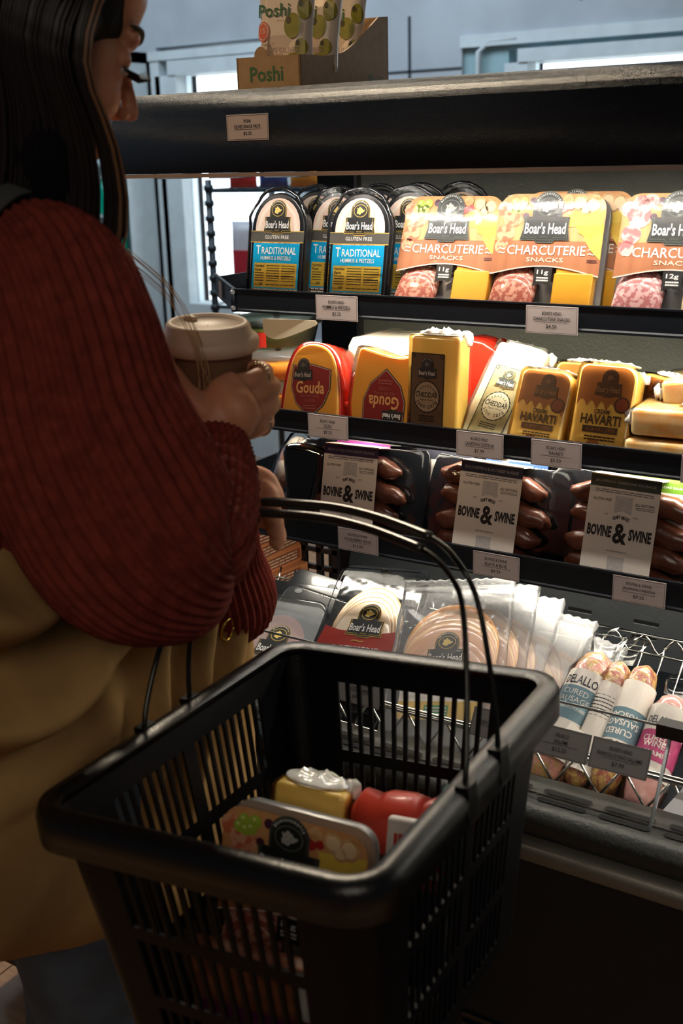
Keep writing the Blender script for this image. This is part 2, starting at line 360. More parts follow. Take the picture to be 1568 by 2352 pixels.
# shelves
def shelf(zt, zb, i, xl, led_k):
    # ticket rail and floor; left end chamfered at 45 degrees
    ch = .18; xr = X1
    root = bpy.data.objects.new('shelf',None); COL.objects.link(root); root.parent = case
    b = MB(); pts = [(xr,1.40),(xl,1.40),(xl-ch,1.40+ch),(xl-ch,1.79)]
    fl = [(xr,1.405),(xl+.002,1.405),(xl-ch+.004,1.40+ch+.004),(xl-ch+.004,1.79),(xr,1.79)]
    b.loft([[(x,y,zb+.002) for x,y in fl],[(x,y,zb+.006) for x,y in fl]],BLACKM,smooth=False); b.build('shelf_pan',root)
    def lip(p, q, za, zb_, nm):
        p = Vector((*p,0)); q = Vector((*q,0)); d = (q-p); L = d.length; d.normalize(); n = Vector((-d.y,d.x,0)) # inward
        prof = [(0,zb_),(0,zb_+.003),(.002,zb_+.005),(.002,za-.004),(0,za-.002),(0,za),(.005,za),(.005,zb_)]
        m = MB(); m.loft([[p+n*a+Vector((0,0,z)) for a,z in prof],[q+n*a+Vector((0,0,z)) for a,z in prof]],BLACKM,smooth=False); return m.build(nm,root)
    lip((xl,1.40),(xr,1.40),zt,zb,'ticket_rail'); lip((xl-ch,1.40+ch),(xl,1.40),zt,zb,'ticket_rail'); lip((xl-ch,1.79),(xl-ch,1.40+ch),zt-.006,zb,'side_lip')
    m = MB(); m.tube([(xl,1.399,zb),(xl,1.399,zt)],.003,BLACKM,8)
    for z in (zt-.005,zb+.006): m.tube([(xl,1.397,z),(xl+.004,1.395,z)],.0035,mat('rivet_steel',(.6,.6,.62),.3,metal=1),8)
    m.build('corner_joint',root)
    if led_k:
        mm = mat('led_shelf%d'%i,(1,.92,.76),emit=LED*led_k,var=0); led(xl+.02,xr,1.455,zb-.0005,.014,mm)
    return root
shelf(1.261,1.226,1,-1.088,2.2)
shelf(1.080,1.046,2,-1.088,1.3)
shelf(.908,.868,3,-1.088,1.6)
# back panel, uprights
PAN = mat('back_panel_grey',(.24,.25,.21),.45,bump=.5,bscale=200,var=.05)
b = MB(); b.box((-1.10,1.80,.60),(X1,1.815,1.47),PAN); b.build('back_panel',case)
b = MB(); b.box((-1.185,1.79,.60),(-1.10,1.81,1.47),BLACKM); b.box((-1.104,1.785,.60),(-1.098,1.80,1.45),mat('upright_steel',(.25,.25,.25),.4,metal=1))
for z in (1.385,1.37): b.ell((-1.145,1.785,z),(.009,.006,.006),BLACKM,10)
b.build('upright',case)
PANL = mat('lower_panel_black',(.030,.038,.045),.42,bump=.15,bscale=150)
HOLE = mat('slot_hole',(.001,.001,.001),.9)
b = MB()   # lower sloping rear panel with slots
def lp(y): return .58+(y-1.5)*0
v = [(-1.10,1.70,.60),(X1,1.70,.60),(X1,1.785,.872),(-1.10,1.785,.872)]
b.loft([[v[0],v[1],v[2],v[3]],[(p[0],p[1]+.01,p[2]) for p in v]],PANL,smooth=False)
def onlp(x,t,o=.0): return (x,1.70+.085*t-o,.60+.272*t)
for i in range(12):
    x = -1.03+i*.115
    for t,n_ in ((.78,1),(.5,1),(.36,4)):
        for k in range(2 if n_==4 else 1):
            tt = t-k*.08; xx = x+(.03 if n_==4 else 0)
            q = [b.v(p) for p in (onlp(xx,tt,.002),onlp(xx+.042,tt,.002),onlp(xx+.042,tt+.022,.002),onlp(xx,tt+.022,.002))]; b.face(q,HOLE)
            q = [b.v(p) for p in (onlp(xx,tt-.004,.0015),onlp(xx+.042,tt-.004,.0015),onlp(xx+.042,tt,.0015),onlp(xx,tt,.0015))]; b.face(q,mat('slot_lip',(.3,.32,.34),.4))
b.build('lower_rear_panel',case)
b = MB()   # louvred end bracket
for i in range(7):
    z = .62+i*.036
    b.box((-1.19,1.70,z),(-1.105,1.708,z+.010),BLACKP)
    for j in range(3): b.box((-1.19+j*.036,1.70,z),(-1.178+j*.036,1.71,z+.036),BLACKP)
b.build('end_bracket',case)
# lower deck
b = MB(); b.box((-1.5,1.20,.585),(X1,1.80,.60),PANL); b.build('deck_pan',case)
GRL = mat('deck_grille_black',(.024,.025,.022),.42,bump=.35,bscale=260,spec=.35)
b = MB()
exX(b,[(1.125,.66),(1.118,.668),(1.118,.682),(1.126,.692),(1.138,.695),(1.205,.692),(1.205,.60),(1.125,.60)],-1.5,X1,GRL)
for i in range(26):
    x = -1.48+i*.078
    for y in (1.146,1.168):
        prof = rrect(.062,.010,.0048,4,x0=x,z0=y)
        b.face([b.v((px,py,.6965-(py-1.138)*.04)) for px,py in prof],HOLE)
b.build('air_grille',case)
b = MB(); exX(b,[(1.11,.632),(1.108,.634),(1.112,.652),(1.125,.658),(1.13,.655),(1.13,.63)],-1.5,X1,mat('satin_aluminium_strip',(.20,.19,.16),.5,metal=.6,bump=.1,bscale=200)); b.build('bumper_strip',case)
b = MB(); b.box((-1.5,1.122,.06),(X1,1.75,.63),BLACKM)
for i in range(16):
    b.box((-.55,1.118,.12+i*.016),(.5,1.123,.126+i*.016),BLACKP)
b.box((-1.48,1.16,0),(X1-.02,1.75,.06),BLACKP)
b.build('base_cabinet',case)
# acrylic guard
g = thing('acrylic_guard','clear acrylic guard standing along the front of the lower deck','guard')
GT = Vector((0,1.222,.792)); GB_ = Vector((0,1.135,.655))
EDGE = mat('acrylic_edge',(.30,.33,.34),.25,coat=.5)
for xa,xb in ((-1.45,-.331),(-.327,.5)):
    m = MB(); m.loft([[(xa,GB_.y,GB_.z),(xb,GB_.y,GB_.z),(xb,GT.y,GT.z),(xa,GT.y,GT.z)],[(xa,GB_.y+.004,GB_.z-.002),(xb,GB_.y+.004,GB_.z-.002),(xb,GT.y+.004,GT.z-.002),(xa,GT.y+.004,GT.z-.002)]],CLEAR,smooth=False)
    o = m.build('acrylic_sheet',g)
    e = MB(); e.loft([[(xa,GT.y-.0005,GT.z),(xa,GT.y+.0045,GT.z-.002),(xa,GT.y+.0045,GT.z+.001),(xa,GT.y-.0005,GT.z+.003)],[(xb,GT.y-.0005,GT.z),(xb,GT.y+.0045,GT.z-.002),(xb,GT.y+.0045,GT.z+.001),(xb,GT.y-.0005,GT.z+.003)]],EDGE,smooth=False); e.build('sheet_edge',o)
m = MB(); m.tube([(-.329,GB_.y,GB_.z),(-.329,GT.y,GT.z)],.002,EDGE,6); m.build('seam_strip',g)
m = MB(); m.box((-.345,1.214,.782),(-.295,1.234,.799),BLACKP); m.build('joining_clip',g)
# wire racks on the lower deck
CHR = mat('chrome_wire',(.75,.74,.7),.15,metal=1,var=0)
def wire(xa,xb,label):
    t = thing('wire_basket',label,'wire basket','wire baskets on the lower deck')
    f = MB(); yb = 1.236
    zt, zb = .715, .668
    f.tube([(xa,yb,zt),(xb,yb,zt)],.0032,CHR,8); f.tube([(xa,yb+.004,zb),(xb,yb+.004,zb)],.0026,CHR,8); f.tube([(xa,yb,zt+.006),(xb,yb,zt+.006)],.002,CHR,8)
    n = int((xb-xa)/.030); pz = [(xa+(xb-xa)*i/n, yb, zt if i%2 else zb) for i in range(n+1)]
    for p,q in zip(pz,pz[1:]): f.tube([p,q],.0018,CHR,6)
    f.build('front_lattice',t)
    f = MB()
    for i in range(int((xb-xa)/.03)): x = xa+i*.03; f.tube([(x,yb,zb),(x,1.27,.612),(x,1.49,.758),(x,1.498,.775)],.0016,CHR,6)
    for y,z in ((1.27,.612),(1.4,.70),(1.49,.758)): f.tube([(xa,y,z),(xb,y,z)],.0022,CHR,6)
    f.build('floor_wires',t)
    if xb < 0: return t
    f = MB(); pr_ = [(x,1.498,.755+(0 if i%2 else .028)) for i,x in enumerate([xa+(xb-xa)*k/max(2,int((xb-xa)/.022)) for k in range(int((xb-xa)/.022)+1)])]
    f.tube(cr(pr_,3),.002,CHR,6); f.tube([(xa,1.498,.783),(xb,1.498,.783)],.002,CHR,6); f.build('back_rail',t); return t
wire(-1.15,-.545,'chrome wire basket under the sliced meat packs on the lower deck')
wire(-.54,.4,'chrome wire basket under the dry sausages on the lower deck')
# ---------------------------------------------------------------- price tags
def ptag(l1, l2, price, x, y, z, label, lean=0, wd=.0721, hd=.036, roll=0, m=None, three=None):
    d = Deck(); d.slab(rrect(wd,hd,.0006,2),0,.0008,.0002,m or PTAG,n=1)
    d.frame(-wd/2+.0014,.0014,wd/2-.0014,hd-.0014,.0004,BLACK,2)
    d.text(l1,0,hd*.74,hd*.125,BLACK,2,w=len(l1)*hd*.068,bold=.01); d.text(l2,0,hd*.535,hd*.135,BLACK,2,w=min(wd*.8,len(l2)*hd*.078),bold=.01)
    d.rect(-wd*.31,hd*.415,wd*.31,hd*.428,BLACK,2); d.text(price,0,hd*.26,hd*.15,BLACK,2,w=len(price)*hd*.082,bold=.01)
    o = d.build('price_tag'); tag(o,label,'price tag','white price tags on the case'); place(o,(x,y,z),0,lean,roll); return o
ptag('POSHI','OLIVES SNACK PACK','$2.25',-.996,1.3335,1.4745,'white price tag on the canopy, below the box of olive packs',hd=.0345)
T1 = 1.3985
ptag("BOAR'S HEAD",'HUMMUS & PRETZELS','$3.25',-.899,T1,1.222,'price tag for hummus and pretzels on the top shelf rail')
ptag("BOAR'S HEAD",'CHARCUTERIE SNACKS','$4.50',-.567,T1,1.222,'price tag for charcuterie snacks on the top shelf rail')
ptag("BOAR'S HEAD",'GOUDA','$7.25',-.920,T1,1.043,'price tag for gouda on the cheese shelf rail')
ptag("BOAR'S HEAD",'CANADIAN CHEDDAR','$7.99',-.668,T1,1.043,'price tag for Canadian cheddar on the cheese shelf rail')
ptag("BOAR'S HEAD",'HAVARTI','$5.50',-.555,T1,1.043,'price tag for havarti on the cheese shelf rail')
ptag("BOAR'S HEAD",'','',-.351,T1,1.044,'price tag cut by the right edge of the photo, on the cheese shelf rail')
ptag('BOVINE & SWINE','HUCKLEBERRY BISON','$13.50',-.871,T1,.869,'price tag for huckleberry bison on the sausage shelf rail')
ptag('BOVINE & SWINE','BLACK & BLUE','$9.25',-.640,T1,.869,'price tag for black and blue sausage on the sausage shelf rail')
ptag('BOVINE & SWINE','JALAPENO CHEDDAR','$9.25',-.432,T1,.869,'price tag for jalapeno cheddar on the sausage shelf rail')
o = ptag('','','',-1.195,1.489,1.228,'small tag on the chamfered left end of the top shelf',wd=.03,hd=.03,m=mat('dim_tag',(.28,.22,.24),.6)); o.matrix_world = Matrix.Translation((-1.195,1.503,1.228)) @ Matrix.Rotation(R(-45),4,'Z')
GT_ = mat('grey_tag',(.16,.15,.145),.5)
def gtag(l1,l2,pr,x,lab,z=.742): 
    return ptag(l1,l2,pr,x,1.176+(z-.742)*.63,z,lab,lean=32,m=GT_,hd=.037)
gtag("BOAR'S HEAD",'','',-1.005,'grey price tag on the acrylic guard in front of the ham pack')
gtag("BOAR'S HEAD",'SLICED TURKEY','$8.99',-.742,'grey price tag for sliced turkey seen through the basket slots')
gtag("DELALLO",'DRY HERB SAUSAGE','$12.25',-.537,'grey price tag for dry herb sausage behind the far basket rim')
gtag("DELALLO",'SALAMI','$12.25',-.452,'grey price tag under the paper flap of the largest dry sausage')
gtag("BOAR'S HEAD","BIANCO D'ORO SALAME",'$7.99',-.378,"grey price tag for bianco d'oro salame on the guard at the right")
# ================================================================ products
HAM = mat('sliced_ham_pink',(.78,.55,.45),.35,coat=.6,vscale=30,var=.1,col2=(.86,.68,.58))
CREAM = mat('cream_ink',(.80,.72,.55),.4)
BROWN = mat('board_brown',(.30,.10,.035),.35,coat=.7,crough=.05)
BOARD = mat('board_wood_print',(.62,.27,.09),.5,coat=.1,col2=(.72,.38,.15),vscale=10,stretch=(6,1,.6))
BOARD2 = mat('board_wood_dark',(.36,.12,.045),.5,coat=.1,col2=(.44,.17,.07),vscale=10,stretch=(6,1,.6))
YEL = mat('cheese_yellow_print',(.85,.60,.08),.5,coat=.1); YEL2 = mat('cheese_yellow_print_edge',(.80,.50,.05),.5,coat=.1)
GRAPE = mat('grape_green_print',(.36,.50,.05),.3,coat=.8); RED = mat('print_red',(.45,.02,.02),.35,coat=.5); BERRY = mat('berry_print',(.07,.015,.04),.35,coat=.5)
SALP = mat('salami_print',(.62,.16,.07),.5,coat=.1,col2=(.75,.38,.22),vscale=90,sharp=True)
SALP2 = mat('genoa_print',(.55,.16,.16),.5,coat=.1,col2=(.78,.45,.42),vscale=80,sharp=True)
SALREAL = mat('salami_slice',(.42,.10,.07),.4,coat=.6,col2=(.66,.33,.24),vscale=170,sharp=True,bump=.3)
SALREAL2 = mat('genoa_slice',(.48,.16,.16),.4,coat=.6,col2=(.74,.45,.44),vscale=170,sharp=True,bump=.3)
CHED = mat('cheddar_block_orange',(.85,.42,.03),.35,sss=.25,coat=.5)
PALEC = mat('pale_cheese_block',(.85,.76,.45),.35,sss=.25,coat=.5)
NUT = mat('nutrition_panel_gold',(.62,.42,.05),.4,coat=.5)
CRACK = mat('cracker_print',(.75,.50,.24),.5,coat=.1,col2=(.55,.28,.10),vscale=90)
CLTRAY = film('clear_tray',bump=.3,haze=.02,rough=.1)
def archp(w_, h_, n=14, z0=0):
    r = w_/2; k = h_-r*1.05; o = [(r*.97,z0),(r,z0+.02)]+[(r*cos(R(a)), z0+k+r*1.05*sin(R(a))) for a in [180*i/n for i in range(n+1)]]+[(-r,z0+.02),(-r*.97,z0)]
    return o
# ---- hummus & pretzels pack
def hummus():
    t = thing('snack_pack','x','snack pack','hummus and pretzel packs on the top shelf')
    b = MB(); b.slab(archp(.098,.170),0,.006,.003,BLACKP); b.slab(archp(.090,.164,z0=.002),.005,.030,.006,BLACKP); b.build('tray',t)
    d = Deck(fn=lambda u,v,w: (u,-.0004-w,v))
    d.poly(archp(.082,.160,z0=.002),HAM,1)
    cre = mat('slice_edge_cream',(.85,.74,.62),.35,coat=.5)
    for s_ in (-1,1):
        d.poly([(s_*.039,.095),(s_*.034,.095),(s_*.028,.135),(s_*.012,.152),(s_*.013,.156),(s_*.031,.140),(s_*.039,.115)],cre,2)
        d.poly([(s_*.030,.095),(s_*.027,.095),(s_*.022,.125),(s_*.025,.125)],cre,2)
    d.rect(-.049,.0965,.049,.113,GREY,3); d.rect(-.049,.0965,.049,.0975,GOLD,4); d.rect(-.049,.1125,.049,.1135,GOLD,4)
    d.text('GLUTEN FREE',0,.1045,.0052,WHITE,5,w=.044)
    d.rect(-.043,.003,.043,.0965,mat('crumb_print',(.55,.22,.05),.4,coat=.5,col2=(.80,.55,.35),vscale=140,sharp=True),3)
    d.rect(-.043,.028,.043,.0955,BLUE,4)
    d.text('T',-.033,.0855,.0135,WHITE,6,w=.0085,bold=.01); d.text('RADITIONAL',.0055,.0845,.0108,WHITE,6,w=.064,bold=.01)
    d.text('HUMMUS & PRETZELS',0,.0735,.0058,WHITE,6,w=.056,bold=.01)
    d.rect(-.039,.030,.040,.066,GOLD,5); d.rect(-.038,.031,.039,.065,NUT,6)
    d.text('Nutrition',-.0285,.0615,.0042,BLACK,7,w=.017,bold=.02); d.text('Facts',-.031,.056,.0042,BLACK,7,w=.011,bold=.02); d.lines(-.037,.038,-.020,.053,4,BLACK,7,.35)
    d.text('280',-.025,.0345,.0042,BLACK,7,w=.007,bold=.02); d.text('Calories',-.0335,.034,.0026,BLACK,7)
    d.lines(-.016,.038,.009,.064,7,BLACK,7,.28); d.lines(.012,.038,.037,.064,7,BLACK,7,.28); d.lines(-.016,.032,.037,.036,1,BLACK,7,.3)
    for z in (.046,.054): d.rect(-.016,z,.009,z+.0008,BLACK,7); d.rect(.012,z,.037,z+.0008,BLACK,7)
    for i in range(6): d.rect(-.040,.004+i*.004,.036,.0072+i*.004,BLACK,5)
    d.lines(-.039,.004,.035,.028,6,WHITE,6,.42)
    logo(d,0,.1125,.052,5)
    d.build('label',t)
    b = MB(); pr = archp(.104,.176)
    b.slab(pr,-.0055,-.004,.0005,CRINK,n=1); b.build('film_cover',t)
    e = MB(); pr2 = pr[1:-1]; rings = []   # crumpled rim of wrap
    for i,(x,z) in enumerate(pr2):
        q = .0022*(1+.9*sin(i*2.3)+.5*sin(i*5.1)); rings.append((x*(1+.0),-.001+.003*sin(i*1.7),z)); 
    e.tube([(x,y,z) for x,y,z in rings],[.0018+.0012*abs(sin(i*2.9)) for i in range(len(rings))],mat('wrap_rim_black',(.02,.02,.022),.08,coat=1,bump=1,bscale=90),8); e.build('sealed_rim',t)
    return t
H0 = hummus()
hp = [(-1.022,1.412,'left-most pack of the front row, whole label visible',-1,10),(-.876,1.409,'front pack nearest the charcuterie, in front of the others, whole label visible',1.5,11),
      (-.942,1.450,'second row pack half hidden behind the right front pack',0,10),(-.818,1.452,'second row pack between the front hummus pack and the charcuterie',1,9),
      (-.990,1.478,'third row pack showing its arched top behind the left-most pack',1,6),(-.895,1.505,'back row arched top between the two front hummus packs',0,5),
      (-.842,1.535,'back row arched top over the charcuterie, left',0,5),(-.795,1.58,'back row arched top over the charcuterie, farthest right',0,5)]
for i,(x,y,l,yw,ln) in enumerate(hp):
    o = H0 if i==0 else dup(H0); o['label'] = 'arched hummus pack, '+l; place(o,(x,y,1.2335),yw,ln,0)
# ---- charcuterie pack
def charc(kind):
    t = thing('charcuterie_pack','x','snack pack'); W = .158; H = .170
    g11 = kind==11
    prof = [(-.079,0),(.079,0),(.075,H-.022)]+[(.053+.022*cos(R(a)),H-.022+.022*sin(R(a))) for a in (15,30,45,60,75,90)]+[(-.053+.022*cos(R(a)),H-.022+.022*sin(R(a))) for a in (90,105,120,135,150,165)]+[(-.075,H-.022)]
    b = MB(); b.slab([(x*.98,z*.99+.0005) for x,z in prof],.018,.032,.004,mat('tray_smoke',(.20,.20,.20),.25,coat=.6)); b.slab([(x,z) for x,z in prof if z>.06 or True],.016,.018,.0005,mat('tray_smoke',(.3,.3,.3))); b.build('tray',t)
    d = Deck(fn=lambda u,v,w: (u,-.0006-w,v))
    top = [p for p in prof if p[1] > 0]
    curve = [(-.0765,.062)]+[(-.075+.15*i/12,.062+.012*sin(pi*i/12)) for i in range(1,12)]+[(.0765,.062)]
    d.poly(curve+top,BOARD,1)
    d.poly(curve+[(.0755,.108),(-.0755,.108)],BOARD2,2); d.poly([(u,v) for u,v in curve]+[(u,v+.0016) for u,v in reversed(curve)],mat('pale_line',(.85,.70,.6),.4),3)
    SP = SALP if g11 else SALP2
    for cu,cv,r,k in ((-.060,.118,.013,2),(-.052,.140,.015,3),(-.064,.100,.010,2),(-.066,.150,.011,4)):
        d.ell2(cu,cv,r,r*.95,SP,k+2,wob=.04)
    if g11:
        for cu,cv in ((-.052,.158),(-.044,.151),(-.050,.149),(-.040,.159),(-.057,.151)): d.ell2(cu,cv,.0062,.0064,GRAPE,8); d.ell2(cu-.0015,cv+.002,.002,.0018,mat('grape_highlight',(.62,.72,.25),.3),9)
    else:
        for cu,cv in ((-.052,.158),(-.040,.160)): d.ell2(cu,cv,.011,.009,SP,8)
    d.ell2(-.034,.140,.0045,.0045,BERRY,8)
    for cu,cv,r,m in ((-.026,.160,.005,BERRY),(-.014,.163,.004,CRACK),(-.004,.164,.005,BERRY),(.004,.160,.0035,RED),(.012,.156,.006,mat('cherry_dark',(.22,.02,.02),.3)),(.018,.151,.0055,RED),(.027,.153,.0045,RED),(.022,.162,.007,CRACK)): d.ell2(cu,cv,r,r,m,8)
    for cu,cv,r in ((.040,.158,.010),(.056,.155,.011),(.048,.150,.008)): d.ell2(cu,cv,r,r,CRACK,8); d.ell2(cu,cv,r*.7,r*.7,mat('cracker_centre',(.80,.58,.34),.5),9)
    for i,ps in enumerate(([(.026,.146),(.074,.150),(.073,.130),(.028,.126)],[(.036,.128),(.075,.130),(.076,.105),(.052,.112)],[(.050,.112),(.0755,.118),(.076,.084),(.062,.096)],[(.040,.120),(.060,.124),(.064,.108)])): d.poly(ps,YEL if i%2==0 else YEL2,5+i)
    for cu,cv,r in ((-.030,.112,.002),(.015,.118,.0015)): d.ell2(cu,cv,r,r,RED,5)
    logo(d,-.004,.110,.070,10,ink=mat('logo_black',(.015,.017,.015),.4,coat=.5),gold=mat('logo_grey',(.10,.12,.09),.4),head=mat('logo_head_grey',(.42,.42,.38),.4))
    d.text('CHARCUTERIE',0,.0955,.0125,WHITE,6,w=.110,bold=.006); d.text('SNACKS',0,.083,.0058,CREAM,6,w=.052,bold=.006)
    for s_ in (-1,1): d.text('~',s_*.063,.097,.003,CREAM,6,w=.010); d.text('~',s_*.063,.0915,.003,CREAM,6,w=.010)
    d.lines(.058,.080,.072,.085,2,BERRY,6,.5)
    d.poly([(-.012,.073),(.013,.073),(.013,.048),(.0,.052),(-.012,.048)],BLACK,5); d.text('11g' if g11 else '12g',.0,.066,.0075,WHITE,6,w=.016,bold=.02); d.lines(-.008,.054,.009,.061,2,WHITE,6,.6)
    d.ell2(.060,.006,.008,.007,WHITE,5); d.ell2(.060,.006,.0068,.0058,CREAM,6)
    d.build('printed_card',t)
    b = MB(); S = SALREAL if g11 else SALREAL2
    for k in range(4): b.ell((-.042,.010-k*.0028,.026+(3-k)*.007),(.032,.004,.033),S,28)
    b.build('salami_slices',t)
    b = MB(); cm = CHED if g11 else PALEC
    b.slab(rrect(.054,.064,.003,3,x0=.016,z0=.003),-.002,.014,.002,cm); b.slab(rrect(.053,.016,.003,3,x0=.017,z0=.060),.001,.018,.002,cm)
    b.build('cheese_block',t)
    b = MB(); b.slab(prof,-.0050,-.0044,.0002,CRINK,n=1); b.build('film_cover',t)
    return t
C11 = charc(11); C12 = charc(12)
for o,x,y,ln,yw,l in ((C11,-.742,1.412,20,0,'charcuterie snack pack beside the hummus packs, white glare down its middle'),(dup(C11),-.594,1.411,17,0,'charcuterie snack pack at the middle of the top shelf, green grapes and yellow cheese unobscured'),
                   (dup(C11),-.570,1.452,15,1,'charcuterie snack pack hidden behind the middle one, only its yellow right edge showing'),(C12,-.422,1.411,17,0,'charcuterie snack pack marked 12g with pale cheese, cut by the right edge')):
    o['label'] = l; o['group'] = 'charcuterie snack packs on the top shelf'; place(o,(x,y,1.2335),yw,ln)
BRB = mat('brown_pack',(.22,.06,.02),.3,coat=.6)
for i in range(6):
    b = MB(); b.slab(rrect(.15,.016,.004,3),0,.12,.004,BRB); o = b.build('flat_snack_pack'); place(o,(-.500+.003*(i%2),1.47+.004*(i%3),1.2335+i*.0175)); 
    tag(o,f"flat brown pack lying between the charcuterie packs, {['lowest','second from bottom','third from bottom','fourth from bottom','fifth from bottom','topmost'][i]} of the pile",'snack pack','flat brown packs piled on the top shelf')
# ---- cheeses
RIND = mat('gouda_red_wax',(.62,.03,.015),.22,coat=1,sss=.15,bump=.3,bscale=30)
GOU = mat('gouda_paste',(.86,.42,.06),.3,coat=.8,sss=.35,bump=.15,bscale=25)
REDL = mat('label_dark_red',(.26,.02,.02),.4,coat=.3); NAVY = mat('label_navy',(.02,.02,.035),.4,coat=.3); RINGW = mat('label_rim',(.55,.5,.45),.4)
ORL = mat('gouda_lettering',(.80,.45,.18),.4)
def gouda(upside, lean=16):
    t = thing('gouda_wedge','x','cheese','gouda wedges on the cheese shelf'); H=.128
    W = .108
    arch = [(W/2*.98,0),(W/2,.03)]+[(.043*cos(R(a))*(1.06 if a<90 else 1.06), .082+.046*sin(R(a))) for a in range(0,181,15)]+[(-W/2,.03),(-W/2*.98,0)]
    arch = [(.053,0),(.051,.05),(.046,.085),(.037,.110),(.022,.124),(.0,.129),(-.020,.125),(-.034,.112),(-.043,.088),(-.049,.05),(-.053,0)]
    arch = cr(arch,3)
    if upside: arch = cr([(.046,0),(.050,.05),(.050,.10),(.047,.122),(.030,.118),(0,.120),(-.030,.126),(-.046,.126),(-.052,.09),(-.054,.045),(-.048,.012),(-.040,0)],2)
    b = MB(); b.slab([(x*1.0,z) for x,z in arch],0,.055,.004,GOU); b.build('cheese',t)
    # rind over the arched edge
    b = MB(); rr = []
    for (x,z) in arch:
        n = Vector((x,max(z-.04,0) if not upside else 0)); n = n.normalized() if n.length else Vector((1,0)); rr.append([(x+n.x*.0022,.003,z+n.y*.0022),(x+n.x*.0028,.03,z+n.y*.0028),(x+n.x*.002,.062,z+n.y*.002),(x*.9,.064,z*.95),(x*.9,.05,z*.95),(x-n.x*.002,.003,z-n.y*.002)])
    if upside: rr = [q for q,(x,z) in zip(rr,arch) if x < -.02 and z < .11]
    b.loft(rr,RIND,caps=True); b.build('wax_rind',t)
    d = Deck(fn=(lambda u,v,w: (-u+.004,-.0006-w,.112-v)) if upside else (lambda u,v,w: (u,-.0006-w,v)))
    def shield(sc): return [(x*sc,.062+(z-.062)*sc) for x,z in [(-.034,.096),(-.018,.094),(0,.098),(.018,.094),(.036,.090),(.036,.060),(.026,.035),(0,.014),(-.026,.037),(-.036,.062)]] if not upside else [(x*sc,.062+(z-.062)*sc) for x,z in [(-.035,.094),(.035,.094),(.036,.060),(.026,.035),(0,.012),(-.026,.035),(-.036,.060)]]
    d.poly(shield(1.0),NAVY,1); d.poly(shield(.965),RINGW,2); d.poly(shield(.94),REDL,3)
    d.text('Gouda',0,.062,.019,ORL,5,w=.052,bold=.022); d.text('ALL NATURAL',0,.049,.0045,mat('dull_rose',(.45,.15,.12),.4),5,w=.036); d.text('CHEESE',0,.042,.0045,mat('dull_rose',(.45,.15,.12)),5,w=.020); d.lines(-.012,.028,.012,.036,2,mat('dull_rose',(.45,.15,.12)),5,.4)
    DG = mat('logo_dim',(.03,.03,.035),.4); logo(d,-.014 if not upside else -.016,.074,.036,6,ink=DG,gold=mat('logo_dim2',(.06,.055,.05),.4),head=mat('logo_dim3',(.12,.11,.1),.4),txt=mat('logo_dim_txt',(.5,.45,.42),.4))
    for cu in (-.036,.030): d.lines(cu-.006,.004 if not upside else .118-.01,cu+.008,.010 if not upside else .116,2,BLACK,4,.5)
    d.build('label',t)
    b = MB()
    if not upside:
        b.loft([[(x*1.04+.001,-.003,z*1.02) for x,z in arch],[(x*1.03+.002,.03,z*1.02) for x,z in arch],[(x*.9+.008,.085,z*.97+.004) for x,z in arch],[(x*.2+.02,.12,z*.4+.05) for x,z in arch]],CRINK)
    else: b.loft([[(x*1.04,-.003,z*1.02) for x,z in arch],[(x*1.04,.062,z*1.02) for x,z in arch]],CRINK)
    b.build('clear_wrap',t); return t
FL2 = 1.0535
G1 = gouda(False); place(G1,(-.962,1.408,FL2),0,14,-3); G1['label'] = 'gouda wedge with arched red rind and dark red shield label, left on the cheese shelf'
G2 = gouda(True); place(G2,(-.838,1.410,FL2),0,12,0); G2['label'] = 'gouda wedge wrapped upside down, its red label reading inverted, beside the tall cheddar block'
def softblock(name, label, prof, y1, m, loc, yaw=0, lean=0, roll=0, group=None, cat='cheese', r=.006):
    b = MB(); b.slab(prof,0,y1,r,m); o = b.build(name); tag(o,label,cat,group); place(o,loc,yaw,lean,roll); return o
WW = mat('wrapped_cheese_pale',(.88,.80,.62),.25,coat=1,sss=.3,bump=.8,bscale=35,crough=.1)
softblock('gouda_wedge','pale back of a wrapped wedge glowing white behind the two gouda wedges',cr([(.062,0),(.062,.10),(.052,.128),(0,.130),(-.05,.127),(-.060,.09),(-.06,0)],2),.10,WW,(-.888,1.50,FL2),group='gouda wedges on the cheese shelf')
softblock('gouda_wedge','red-waxed cheese standing behind the tall cheddar block',cr([(.05,0),(.052,.07),(.040,.11),(.01,.135),(-.03,.135),(-.05,.10),(-.05,0)],2),.05,RIND,(-.722,1.50,FL2),group='gouda wedges on the cheese shelf')
softblock('gouda_wedge','red-wrapped wedge lying low in shadow between the two gouda wedges',cr([(.05,0),(.045,.03),(.0,.045),(-.05,.03),(-.05,0)],2),.06,RIND,(-.885,1.43,FL2),group='gouda wedges on the cheese shelf')
CHW = mat('white_cheddar',(.88,.58,.13),.3,coat=.8,sss=.35,bump=.2,bscale=22)
CHP = mat('pale_cheddar',(.88,.80,.55),.3,coat=.8,sss=.35,bump=.5,bscale=30)
LABK = mat('cheddar_label_gold',(.42,.36,.17),.5,col2=(.34,.29,.13),vscale=60); LABD = mat('cheddar_label_shaded',(.11,.065,.035),.5,col2=(.085,.05,.028),vscale=60); LINE = mat('label_dark_green',(.02,.03,.02),.5); MEDL = mat('medallion_cream',(.72,.66,.45),.5); MEDD = mat('medallion_shaded',(.30,.22,.14),.5)  # LABD and MEDD: gold label and cream medallion with shelf shade in the colour
WIS = mat('gathered_wrap_end',(.92,.90,.85),.15,coat=1,bump=1,bscale=60,sss=.3)
